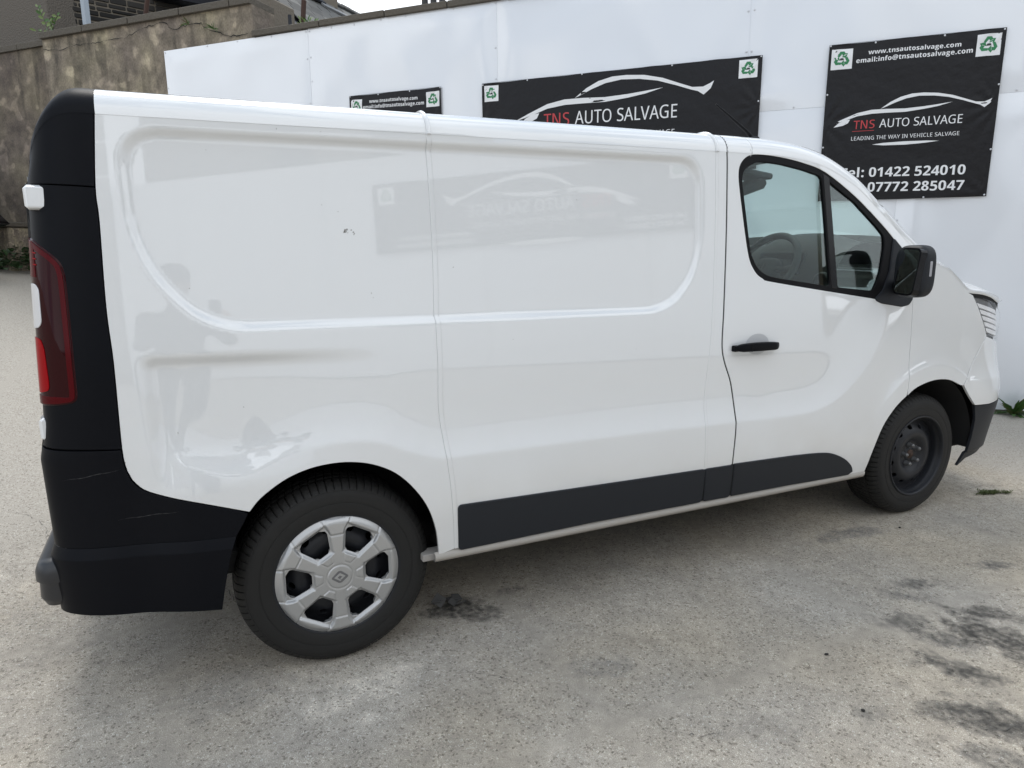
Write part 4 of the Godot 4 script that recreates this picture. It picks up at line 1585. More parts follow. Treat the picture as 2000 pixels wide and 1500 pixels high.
func build_top(side: Sheet, roof_edge: PackedVector2Array) -> void:
	# the shoulder bends over from the roof edge; the roof spans from shoulder to shoulder
	var line := PackedVector2Array()
	for k in 14:
		line.append(Vector2(lerpf(-0.86, -0.585, k / 13.0), 1.815))
	var first := line.size()
	var far := 0.0
	for k in roof_edge.size() - 1:
		var m := maxi(1, int(ceil(roof_edge[k].distance_to(roof_edge[k + 1]) / 0.025)))
		for j in m:
			line.append(roof_edge[k].lerp(roof_edge[k + 1], float(j) / m))
	line.append(roof_edge[-1])
	var ends := []
	var arcs := []
	for k in line.size():
		var a := side.at(line[k])
		var d: Vector2 = (line[mini(k + 1, line.size() - 1)] - line[maxi(k - 1, 0)]).normalized()
		var m2 := Vector2(-d.y, d.x)
		var b := side.at(line[k] + m2 * 0.006)
		var m: Vector3 = (b[0] - a[0])
		m = (m - a[1] * m.dot(a[1])).normalized()
		var x := line[k].x
		var r := lerpf(0.082, 0.062, sstep(2.1, 2.7, x))
		var arc := []
		for j in 11:
			var t := PI / 2 * j / 10.0
			arc.append(a[0] + m * (r * sin(t) - (0.007 if j == 0 else 0.0)) - a[1] * (r * 1.25 * (1.0 - cos(t)) - (0.0009 if j < 2 else 0.0)))
		arcs.append(arc)
		ends.append(arc[-1])
	var section := func(called: String, a: int, b: int, m: Material) -> void:
		var mb := MB.new()
		mb.use_col = true
		mb.grid(arcs.slice(a, b), [], true)
		put(called, mb, m, van)
	var door_at := 0
	for k in line.size():
		if line[k].x < 1.6600 and k < line.size() - 2:
			door_at = k
	section.call("roof_corner_cover", 0, first + 1, M.black_plastic)
	var cut := func(x: float) -> Array:
		var r := []
		var f: float = (x - line[door_at].x) / (line[door_at + 1].x - line[door_at].x)
		for j in 11:
			r.append(arcs[door_at][j].lerp(arcs[door_at + 1][j], f))
		return r
	var mb := MB.new()
	mb.use_col = true
	mb.grid(arcs.slice(first, door_at + 1) + [cut.call(1.6605)], [], true)
	put("roof_shoulder", mb, M.white_paint, van)
	mb = MB.new()
	mb.use_col = true
	mb.grid([cut.call(1.6690)] + arcs.slice(door_at + 1), [], true)
	put("door_shoulder", mb, M.white_paint, van)
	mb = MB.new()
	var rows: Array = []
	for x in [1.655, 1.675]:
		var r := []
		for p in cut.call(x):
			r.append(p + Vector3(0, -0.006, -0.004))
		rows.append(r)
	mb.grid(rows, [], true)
	put("shoulder_gap_shade", mb, M.gap_black, van)  # dark strip added as shade where the shoulder is split
	# the small bumps where the sealed joints pass over the shoulder
	for sx in [0.379, 1.609]:
		mb = MB.new()
		mb.use_col = true
		var path := []
		var rad := []
		for k in line.size() - 1:
			if line[k].x <= sx and line[k + 1].x > sx:
				var f: float = (sx - line[k].x) / (line[k + 1].x - line[k].x)
				for j in 11:
					path.append(arcs[k][j].lerp(arcs[k + 1][j], f))
					rad.append(0.0085)
		path.append(path[-1] + Vector3(0, 0.004, -0.2))
		rad.append(0.009)
		mb.tube(path, rad, 10)
		put("joint_bead", mb, M.white_paint, van)
	# far side shoulder: the mirror of this one, and the spans between
	var mid := -0.933
	mb = MB.new()
	mb.use_col = true
	rows = []
	for a in arcs:
		var r := []
		for p in a:
			r.append(Vector3(p.x, p.y, 2.0 * mid - p.z))
		rows.append(r)
	mb.grid(rows)
	put("far_shoulder", mb, M.white_paint, van)
	var span := func(k: int) -> Array:
		var r := []
		var x := line[k].x
		var push := 0.20 * sstep(1.5, 2.2, x)
		var crown := 0.045 * sstep(-0.9, -0.4, x) * (1.0 - 0.5 * sstep(2.1, 2.5, x))
		for j in 17:
			var f := j / 16.0
			var w := 1.0 - pow(2.0 * f - 1.0, 2.0)
			var p: Vector3 = ends[k]
			r.append(Vector3(p.x + push * w, p.y + crown * w, lerpf(p.z, 2.0 * mid - p.z, f)))
		return r
	var roof := []
	var screen := []
	for k in line.size():
		if line[k].x < 2.2:
			roof.append(span.call(k))
		if line[k].x > 2.12:
			screen.append(span.call(k))
	mb = MB.new()
	mb.use_col = true
	mb.grid(roof, [], true)
	put("roof_panel", mb, M.white_paint, van)
	mb = MB.new()
	mb.grid(screen, [], true)
	put("windscreen", mb, M.windscreen_glass, van)
	# dark band of the windscreen's rim
	mb = MB.new()
	rows = []
	for k in line.size():
		if line[k].x > 2.1:
			var s: Array = span.call(k)
			var a: Vector3 = s[0]
			var b: Vector3 = s[1]
			rows.append([a + Vector3(0, -0.006, 0), a.lerp(b, 0.45) + Vector3(0, -0.006, 0)])
	mb.grid(rows, [], true)
	put("screen_border", mb, M.gap_black, van)
	# lining of the windscreen pillar and roof edge
	mb = MB.new()
	rows = []
	for k in line.size():
		if line[k].x > 1.70:
			var r := []
			var away := (arcs[k][10] as Vector3) - (arcs[k][0] as Vector3)
			r.append(arcs[k][0] + Vector3(0, -0.030, -0.016))
			for j in range(2, 11, 2):
				r.append(arcs[k][j] + Vector3(0, -0.016, -0.014))
			r.append(arcs[k][10] + Vector3(0, -0.016, -0.03))
			rows.append(r)
	mb.grid(rows)
	put("pillar_trim", mb, M.cab_grey, van)
	# bonnet
	var edge := curve(poly([2.95, 1.418, 3.05, 1.366, 3.14, 1.340, 3.224, 1.294, 3.320, 1.232, 3.380, 1.218, 3.50, 1.206, 3.604, 1.186, 3.72, 1.154, 3.95, 1.126, 4.3, 1.118, 4.62, 1.118]), 4)
	rows = []
	for q in edge:
		var a := side.at(q)
		var p: Vector3 = a[0] + a[1] * 0.003
		var r := []
		var up := 0.10 * sstep(4.5, 3.3, q.x) + 0.008
		for j in 29:
			var f := j / 28.0
			var g := absf(2.0 * f - 1.0)
			var w := (1.0 - pow(g, 8.0)) * 0.62 + (1.0 - g * g) * 0.38
			r.append(Vector3(p.x + 0.10 * (1.0 - g * g) * sstep(3.4, 2.95, q.x), p.y + up * w, lerpf(p.z, 2.0 * mid - p.z, f)))
		# turned-under lip
		var lip: Vector3 = r[0]
		r.push_front(lip + Vector3(-0.012, -0.016, -0.012))
		rows.append(r)
	mb = MB.new()
	mb.use_col = true
	mb.grid(rows, [], true)
	put("bonnet", mb, M.white_paint, van)
	# aerial on the roof
	mb = MB.new()
	mb.box(Vector3(2.275, 1.985, -0.50), Vector3(0.07, 0.035, 0.045), 0.012)
	put("aerial_foot", mb, M.seal_rubber, van)
	mb = MB.new()
	mb.tube([Vector3(2.285, 1.985, -0.50), Vector3(2.22, 2.028, -0.50), Vector3(2.10, 2.093, -0.50), Vector3(2.018, 2.136, -0.50)], [0.011, 0.0085, 0.006, 0.004], 10)
	put("aerial", mb, M.seal_rubber, van)


# what is behind the panels: an added black light block, floor, far side
func build_hull(win: PackedVector2Array) -> void:
	var inner := Sheet.new()
	inner.make(-1.0, 4.65, 0.20, 1.9, 0.05, shell)
	var q := poly([-0.86, 0.40, -0.86, 1.80, -0.57, 1.81, 1.664, 1.83, 1.70, 1.83, 1.705, 1.74, 1.715, 1.64, 1.76, 1.42, 1.80, 1.33, 1.87, 1.29, 2.576, 1.185, 2.79, 1.15, 2.95, 1.17, 3.05, 1.34, 3.224, 1.275, 3.34, 1.205, 3.384, 1.18, 3.60, 1.14, 4.62, 1.1, 4.62, 0.28, 3.52, 0.27, 3.515, 0.5])
	q.append_array(poly([3.46, 0.62, 3.36, 0.725, 3.22, 0.79, 3.08, 0.80, 2.93, 0.775, 2.77, 0.68, 2.66, 0.54, 2.60, 0.345, 0.39, 0.365, 0.36, 0.47, 0.31, 0.60, 0.22, 0.71, 0.10, 0.77, -0.02, 0.785, -0.15, 0.755, -0.26, 0.68, -0.33, 0.60, -0.38, 0.40]))
	var mb := MB.new()
	inner.cut(mb, q, [], 0.0, -0.022)
	put("inner_light_block", mb, M.gap_black, van)  # black sheet added to stop light leaking through the panel gaps
	mb = MB.new()
	mb.box(Vector3(1.5, 0.30, -0.933), Vector3(2.25, 0.15, 1.62), 0.03)
	mb.box(Vector3(-0.55, 0.42, -0.933), Vector3(0.5, 0.08, 1.72), 0.01)
	mb.box(Vector3(0.0, 0.55, -0.933), Vector3(0.8, 0.1, 1.2), 0.01)
	mb.box(Vector3(3.1, 0.55, -0.933), Vector3(0.95, 0.5, 1.2), 0.01)
	mb.box(Vector3(3.75, 0.28, -0.933), Vector3(0.3, 0.05, 1.5), 0.01)
	put("underfloor", mb, M.liner_black, van)  # floor boxes deepened to cut the light passing under the van
	# exhaust and spring hangers, low under the floor
	mb = MB.new()
	mb.tube([Vector3(-0.2, 0.30, -0.5), Vector3(0.5, 0.27, -0.42), Vector3(1.5, 0.27, -0.5), Vector3(2.4, 0.28, -0.6)], 0.03, 8)
	mb.box(Vector3(0.42, 0.29, -0.13), Vector3(0.14, 0.05, 0.06), 0.01)
	put("exhaust_pipe", mb, M.liner_black, van)
	# wheel arches
	for c in [[0.02, 0.345, 0.445], [3.08, 0.335, 0.447]]:
		mb = MB.new()
		var rows := [[], [], []]
		for k in 33:
			var a := lerpf(-0.02, PI + 0.02, k / 32.0)
			var p := Vector3(c[0] + cos(a) * c[2], c[1] + sin(a) * c[2], 0)
			rows[0].append(p + Vector3(0, 0, 0.016))
			rows[1].append(p + Vector3(0, 0, -0.32))
			rows[2].append(Vector3(c[0] + cos(a) * 0.1, c[1] + sin(a) * 0.1, -0.33))
		mb.grid([rows[0], rows[1]], [], true)
		mb.grid([rows[1], rows[2]])
		put("arch_liner", mb, M.liner_black, van)
	# the far side, plain
	mb = MB.new()
	mb.use_col = true
	var rows := []
	for j in 20:
		var r := []
		var v := lerpf(0.34, 1.82, j / 19.0)
		for k in 60:
			var u := lerpf(-0.86, 1.70, k / 59.0)
			var p := shell(u, v)
			r.append(Vector3(p.x, p.y, -1.866 - p.z))
		rows.append(r)
	mb.grid(rows, [], true)
	put("far_side_panel", mb, M.white_paint, van)
	mb = MB.new()
	mb.use_col = true
	rows = []
	for j in 14:
		var r := []
		for k in 50:
			var u := lerpf(1.705, 4.60, k / 49.0)
			var top := 1.24 if u < 3.2 else lerpf(1.24, 1.10, clampf((u - 3.2) / 0.4, 0.0, 1.0))
			var p := shell(u, lerpf(0.30, top, j / 13.0))
			r.append(Vector3(p.x, p.y, -1.866 - p.z))
		rows.append(r)
	mb.grid(rows, [], true)
	put("far_door_panel", mb, M.white_paint, van)
	mb = MB.new()
	mb.use_col = true
	for c in [[Vector2(1.72, 1.24), Vector2(1.75, 1.83), 0.05], [Vector2(2.93, 1.24), Vector2(2.93, 1.42), 0.07]]:
		var a := shell(c[0].x, c[0].y)
		var b := shell(c[1].x, c[1].y)
		mb.tube([Vector3(a.x, a.y, -1.866 - a.z), Vector3(b.x, b.y, -1.866 - b.z)], c[2], 8)
	put("far_pillar", mb, M.white_paint, van)


# ---------------------------------------------------------------- wheels, cab, door furniture
func tyre(mb: MB, c: Vector3, flip := 1.0) -> void:
	var prof := []
	for q in poly([0.205, -0.018, 0.214, -0.004, 0.222, 0.001, 0.236, 0.0035, 0.258, 0.0045, 0.2595, 0.0020, 0.2625, 0.0020, 0.264, 0.0042, 0.285, 0.0028, 0.300, -0.0015, 0.3015, -0.0045, 0.304, -0.0045, 0.306, -0.0035, 0.316, -0.012, 0.325, -0.021, 0.331, -0.032, 0.3345, -0.046, 0.3355, -0.056, 0.328, -0.0575, 0.328, -0.0645, 0.3365, -0.066, 0.3375, -0.090, 0.330, -0.0915, 0.330, -0.0985, 0.338, -0.100, 0.338, -0.122, 0.330, -0.1235, 0.330, -0.1305, 0.337, -0.132, 0.3365, -0.156, 0.328, -0.1575, 0.328, -0.164, 0.334, -0.166, 0.328, -0.194, 0.30, -0.214, 0.25, -0.222, 0.205, -0.20]):
		prof.append(q)
	var angles := []
	var cuts := []
	for k in 76:
		for f in [[0.0, 0], [0.55, 0], [0.82, 0], [0.835, 1], [0.955, 1], [0.97, 0]]:
			angles.append(TAU * (k + f[0]) / 76.0)
			cuts.append(f[1])
	angles.append(TAU)
	cuts.append(0)
	var rows := []
	var uvs := []
	for j in prof.size():
		var r := []
		var u := []
		for k in angles.size():
			var rad: float = prof[j].x
			var skew := 0.0
			if prof[j].x > 0.312 and cuts[k]:
				rad -= 0.0070 if prof[j].y > -0.058 or prof[j].y < -0.158 else 0.0045
			skew = (prof[j].y + 0.04) * 0.5 if prof[j].y < -0.05 else 0.0
			var a: float = angles[k] + skew
			var p := Vector3(cos(a) * rad, sin(a) * rad, prof[j].y * flip)
			p += c
			if p.y < 0.0015:
				p.y = 0.0015
			r.append(p)
			u.append(Vector2(a * 2.0, j * 0.1))
		rows.append(r)
		uvs.append(u)
	mb.grid(rows, uvs, flip > 0.0)


func disc_sheet(c: Vector3, f: Callable, step: float) -> Sheet:
	var s := Sheet.new()
	s.make(-0.225, 0.225, -0.225, 0.225, step, func(u: float, v: float) -> Vector3: return c + Vector3(u, v, f.call(u, v)))
	return s


func ring_poly(r: float, n := 64) -> PackedVector2Array:
	var o := PackedVector2Array()
	for k in n:
		o.append(Vector2(cos(TAU * k / n), sin(TAU * k / n)) * r)
	return o


func steel_wheel(c: Vector3, root: Node3D, nuts: bool, back := 0.0) -> void:
	# rim
	var mb := MB.new()
	mb.lathe([Vector2(0.2225, -0.004), Vector2(0.2230, 0.004), Vector2(0.219, 0.0075), Vector2(0.213, 0.005), Vector2(0.209, -0.004), Vector2(0.206, -0.018), Vector2(0.201, -0.022), Vector2(0.198, -0.034), Vector2(0.197, -0.055), Vector2(0.193, -0.075), Vector2(0.185, -0.11), Vector2(0.18, -0.19)], c + Vector3(0, 0, back), Basis(Vector3.RIGHT, Vector3.BACK, Vector3.DOWN), 72)
	put("rim", mb, M.steel_black, root)
	# dished centre with its ring of holes
	var prof := PackedVector2Array([Vector2(0, -0.040), Vector2(0.033, -0.040), Vector2(0.042, -0.046), Vector2(0.070, -0.043), Vector2(0.092, -0.028), Vector2(0.112, -0.021), Vector2(0.130, -0.022), Vector2(0.146, -0.029), Vector2(0.164, -0.041), Vector2(0.180, -0.050), Vector2(0.197, -0.054), Vector2(0.23, -0.054)])
	var sm := curve(prof, 6)
	var sheet := disc_sheet(c + Vector3(0, 0, back), func(u: float, v: float) -> float: return table(sm, sqrt(u * u + v * v)), 0.0045)
	var holes := []
	for k in 12:
		var a := TAU * (k + 0.35) / 12.0
		var h := PackedVector2Array()
		for j in 12:
			var t := TAU * j / 12.0
			h.append((Vector2(0.1585, 0) + Vector2(cos(t) * 0.0130, sin(t) * 0.0175)).rotated(a))
		holes.append(h)
	mb = MB.new()
	sheet.cut(mb, ring_poly(0.1975), holes, 0.012, 0.0, 0.0015)
	put("wheel_disc", mb, M.steel_black, root)
	mb = MB.new()
	mb.lathe([Vector2(0.0, -0.115), Vector2(0.19, -0.12)], c + Vector3(0, 0, back), Basis(Vector3.RIGHT, Vector3.BACK, Vector3.DOWN), 40)
	put("brake_shield", mb, M.gap_black, root)
	if nuts:
		mb = MB.new()
		mb.lathe([Vector2(0.0, -0.028), Vector2(0.010, -0.028), Vector2(0.012, -0.034), Vector2(0.024, -0.036), Vector2(0.028, -0.046)], c, Basis(Vector3.RIGHT, Vector3.BACK, Vector3.DOWN), 20)
		put("hub", mb, M.rust, root)
		for k in 5:
			var a := TAU * (k + 0.42) / 5.0
			var p := c + Vector3(cos(a), sin(a), 0) * 0.054
			mb = MB.new()
			mb.lathe([Vector2(0.0, -0.012), Vector2(0.004, -0.012), Vector2(0.005, -0.016), Vector2(0.0095, -0.016), Vector2(0.011, -0.019), Vector2(0.0115, -0.036), Vector2(0.015, -0.040), Vector2(0.015, -0.048)], p, Basis(Vector3.RIGHT, Vector3.BACK, Vector3.DOWN), 12)
			put("wheel_nut", mb, M.nut_steel, root)


func build_wheels() -> void:
	for w in [[0.0, "rear_wheel", 1.0], [3.098, "front_wheel", 1.0], [0.0, "far_wheel", -1.0], [3.098, "far_wheel", -1.0]]:
		var near: bool = w[2] > 0.0
		var c := Vector3(w[0], 0.333, -0.004 if near else -1.862)
		var root := Node3D.new()
		root.name = w[1]
		root.position = c - VAN_BASE
		van.add_child(root, true)
		var mb := MB.new()
		tyre(mb, c, w[2])
		put("tyre", mb, M.tyre_rubber, root)
		if not near:
			mb = MB.new()
			mb.lathe([Vector2(0.0, -0.01), Vector2(0.21, -0.01)], c, Basis(Vector3.RIGHT, Vector3.FORWARD, Vector3.UP), 32)
			put("wheel_disc", mb, M.steel_black, root)
			continue
		if w[1] == "front_wheel":
			root.set_meta("label", "front wheel with bare black steel rim and five exposed nuts")
			steel_wheel(c, root, true)
		else:
			root.set_meta("label", "rear wheel with a six-spoked silver plastic cover")
			steel_wheel(c, root, false, -0.008)
			hubcap(c, root)
		# valve
		if near and w[1] == "rear_wheel":
			mb = MB.new()
			mb.tube([c + Vector3(-0.188, 0.0, -0.03), c + Vector3(-0.172, 0.0, -0.004)], [0.005, 0.004], 8)
			put("valve", mb, M.seal_rubber, root)


func hubcap(c: Vector3, root: Node3D) -> void:
	var R := 0.2115
	var face := func(u: float, v: float) -> float:
		var r := sqrt(u * u + v * v) / R
		var z := 0.0145 - 0.010 * r * r - 0.010 * sstep(0.90, 1.02, r)
		var a := atan2(v, u)
		var k := roundf(a / (TAU / 6.0))
		var q := Vector2(u, v).rotated(-k * TAU / 6.0) / R
		# hollow round each opening
		var d := maxf(maxf(0.43 - q.x, q.x - 0.835), absf(q.y) - lerpf(0.125, 0.262, clampf((q.x - 0.43) / 0.32, 0.0, 1.0)))
		z -= 0.010 * clampf(1.0 - d / 0.042, 0.0, 1.0)
		# small pad at the inner end of each opening
		var pad := maxf(maxf(0.275 - q.x, q.x - 0.39), absf(q.y) - lerpf(0.05, 0.10, (q.x - 0.275) / 0.115))
		z += 0.0018 * sstep(0.012, -0.006, pad) - 0.0014 * exp(-pow((pad - 0.012) / 0.010, 2.0))
		# raised plate at the outer end of each spoke
		var k2 := roundf(a / (TAU / 6.0) - 0.5) + 0.5
		var s := Vector2(u, v).rotated(-k2 * TAU / 6.0) / R
		var pl := maxf(maxf(0.735 - s.x, s.x - 0.975), absf(s.y) - lerpf(0.095, 0.235, (s.x - 0.735) / 0.24))
		z += 0.0022 * sstep(0.018, -0.012, pl) - 0.0022 * exp(-pow((pl - 0.020) / 0.013, 2.0))
		# ring round the middle
		z -= 0.0020 * exp(-pow((r - 0.205) / 0.012, 2.0)) - 0.0012 * sstep(0.195, 0.185, r)
		return z
	var sheet := disc_sheet(c, face, 0.0028)
	var holes := []
	for k in 6:
		var h := PackedVector2Array()
		for q in rounded(poly([0.43, -0.085, 0.465, -0.135, 0.725, -0.250, 0.775, -0.248, 0.835, -0.16, 0.835, 0.16, 0.775, 0.248, 0.725, 0.250, 0.465, 0.135, 0.43, 0.085]), 0.015, 2):
			h.append(q.rotated(TAU * k / 6.0) * R)
		holes.append(h)
	var mb := MB.new()
	sheet.cut(mb, ring_poly(R, 96), holes, 0.016, 0.0, 0.0016)
	var cap := put("wheel_cover", mb, M.hubcap_silver, root)
	# the lozenge badge in the middle
	var place := func(q: Vector2, h: float) -> Vector3: return c + Vector3(q.x, q.y, 0.0145 + h)
	mb = MB.new()
	var grow := func(g: PackedVector2Array) -> PackedVector2Array:
		var o := PackedVector2Array()
		for q in g:
			o.append(q * 1.2)
		return o
	var lo := rounded(poly([-0.0235, 0.001, -0.004, 0.0185, 0.004, 0.0185, 0.0235, 0.001, 0.0235, -0.003, 0.004, -0.0185, -0.004, -0.0185, -0.0235, -0.003]), 0.002, 2)
	var hole := poly([-0.016, 0.0, 0.0, 0.0115, 0.0135, 0.001, 0.003, -0.006, 0.0085, 0.0, 0.001, 0.005, -0.0085, -0.0015, 0.0, -0.0085, 0.003, -0.0105, 0.0, -0.0125])
	mb.prism(grow.call(lo), place, -0.001, 0.0012)
	put("badge", mb, M.badge_grey, cap)
	mb = MB.new()
	mb.prism(grow.call(poly([-0.0165, -0.0005, 0.0, 0.0120, 0.0155, 0.0005, 0.0035, -0.0085, 0.0, -0.0055, 0.0065, -0.0005, 0.0, 0.0045, -0.0075, -0.0015, 0.003, -0.010, 0.0, -0.0125])), place, 0.0, 0.0024)
	put("badge_bar", mb, M.hubcap_silver, cap)


func build_cab() -> void:
	# dashboard: a section that runs across, higher over the instruments
	var prof := curve(poly([2.50, 0.70, 2.42, 1.00, 2.40, 1.20, 2.43, 1.34, 2.50, 1.43, 2.62, 1.465, 2.80, 1.455, 2.98, 1.405, 3.16, 1.35]), 4)
	var rows := []
	for k in 41:
		var z := lerpf(-0.07, -1.80, k / 40.0)
		var hood := exp(-pow((z + 0.41) / 0.20, 4.0))
		var r := []
		for q in prof:
			var up := 0.055 * hood * sstep(1.30, 1.44, q.y) * sstep(2.95, 2.62, q.x)
			r.append(Vector3(q.x + 0.03 * hood * sstep(1.5, 1.3, q.y) * -1.0 * sstep(2.6, 2.45, q.x), q.y + up, z))
		rows.append(r)
	var mb := MB.new()
	mb.grid(rows, [], true)
	var dash := put("dashboard", mb, M.cab_dark, van)
	mb = MB.new()
	mb.box(Vector3(2.425, 1.375, -0.41), Vector3(0.02, 0.10, 0.30), 0.01, Basis(Vector3.BACK, -0.35))
	put("instrument_panel", mb, M.gloss_black, dash)
	for z in [-0.13, -0.95]:
		mb = MB.new()
		mb.lathe([Vector2(0.0, 0.004), Vector2(0.03, 0.004), Vector2(0.036, 0.012), Vector2(0.045, 0.010), Vector2(0.048, -0.01)], Vector3(2.405, 1.28, z), Basis(Vector3.UP, Vector3.LEFT, Vector3.FORWARD), 20)
		put("air_vent", mb, M.cab_grey, dash)
	# steering wheel
	var c := Vector3(2.315, 1.345, -0.41)
	var axis := Vector3(-0.86, 0.51, 0.0)
	var b := Basis(axis.cross(Vector3.BACK).normalized(), axis, Vector3.BACK)
	mb = MB.new()
	var ring := []
	for k in 49:
		var a := TAU * k / 48.0
		ring.append(c + b * Vector3(cos(a) * 0.188, 0, sin(a) * 0.188))
	mb.tube(ring, 0.0175, 12, false)
	var sw := put("steering_wheel", mb, M.cab_grey, van)
	mb = MB.new()
	mb.pebble(c - axis * 0.02, Vector3(0.062, 0.032, 0.078), 0.6, b)
	put("horn_pad", mb, M.cab_dark, sw)
	for e in [Vector3(0.02, 0, 1), Vector3(0.02, 0, -1), Vector3(1, 0, 0.25), Vector3(1, 0, -0.25)]:
		var d: Vector3 = b * e.normalized() * (1.0 if e.x < 0.5 else -1.0)
		mb = MB.new()
		mb.tube([c + d * 0.05 - axis * 0.02, c + d * 0.12 - axis * 0.018, c + d * 0.185], [0.024, 0.017, 0.014], 8)
		put("spoke", mb, M.cab_dark, sw)
	mb = MB.new()
	mb.prism(poly([-0.014, 0.0, 0.0, 0.020, 0.014, 0.0, 0.0, -0.020]), func(q: Vector2, h: float) -> Vector3: return c + axis * (0.013 + h) + b.x * -q.y + b.z * q.x, 0.0, 0.003)
	put("badge", mb, M.chrome, sw)
	for s in [-1, 1]:
		mb = MB.new()
		mb.box(c + b * Vector3(0.0, -0.006, 0.085 * s), Vector3(0.035, 0.006, 0.05), 0.003, b)
		put("switch_pad", mb, M.gloss_black, sw)
	mb = MB.new()
	mb.tube([c - axis * 0.02, c - axis * 0.25], [0.05, 0.06], 12)
	put("column_cowl", mb, M.cab_dark, sw)
	for s in [-1, 1]:
		mb = MB.new()
		mb.tube([c - axis * 0.08 + Vector3(0, 0, 0.04 * s), c - axis * 0.06 + Vector3(0, 0.01, 0.17 * s)], [0.009, 0.012], 8)
		put("stalk", mb, M.cab_dark, sw)
	# bulkhead, floor, seats, roof lining, visors, mirror
	mb = MB.new()
	mb.box(Vector3(1.66, 1.12, -0.933), Vector3(0.03, 1.45, 1.70), 0.01)
	put("bulkhead", mb, M.cab_grey, van)
	mb = MB.new()
	mb.box(Vector3(2.2, 0.52, -0.933), Vector3(1.1, 0.04, 1.72), 0.01)
	put("cab_floor", mb, M.cab_dark, van)
	mb = MB.new()
	mb.box(Vector3(1.95, 1.868, -0.933), Vector3(0.60, 0.03, 1.62), 0.012)
	put("roof_lining", mb, M.cab_light, van)
	for s in [[-0.42, 0.50], [-1.32, 0.85]]:
		mb = MB.new()
		mb.box(Vector3(1.96, 0.86, s[0]), Vector3(0.50, 0.16, s[1]), 0.05)
		var seat := put("seat", mb, M.seat_cloth, van)
		mb = MB.new()
		mb.box(Vector3(1.76, 1.20, s[0]), Vector3(0.13, 0.62, s[1]), 0.05, Basis(Vector3.BACK, 0.12))
		put("backrest", mb, M.seat_cloth, seat)
		mb = MB.new()
		mb.box(Vector3(1.725, 1.60, s[0]), Vector3(0.09, 0.17, 0.26), 0.04, Basis(Vector3.BACK, 0.12))
		put("headrest", mb, M.seat_cloth, seat)
	mb = MB.new()
	mb.box(Vector3(2.25, 1.812, -0.50), Vector3(0.20, 0.030, 0.16), 0.010, Basis(Vector3.BACK, -0.10))
	put("sun_visor", mb, M.cab_grey, van)
	mb = MB.new()
	mb.box(Vector3(2.235, 1.748, -0.50), Vector3(0.20, 0.055, 0.14), 0.022, Basis(Vector3.BACK, 0.30))
	put("interior_mirror", mb, M.cab_dark, van)
	# ledge of the far door and this door's inner trim
	mb = MB.new()
	mb.box(Vector3(2.25, 0.88, -1.79), Vector3(1.05, 0.74, 0.05), 0.02)
	put("far_door_trim", mb, M.cab_dark, van)
	mb = MB.new()
	mb.box(Vector3(2.25, 0.85, -0.10), Vector3(1.05, 0.70, 0.05), 0.02)
	put("door_trim", mb, M.cab_dark, van)


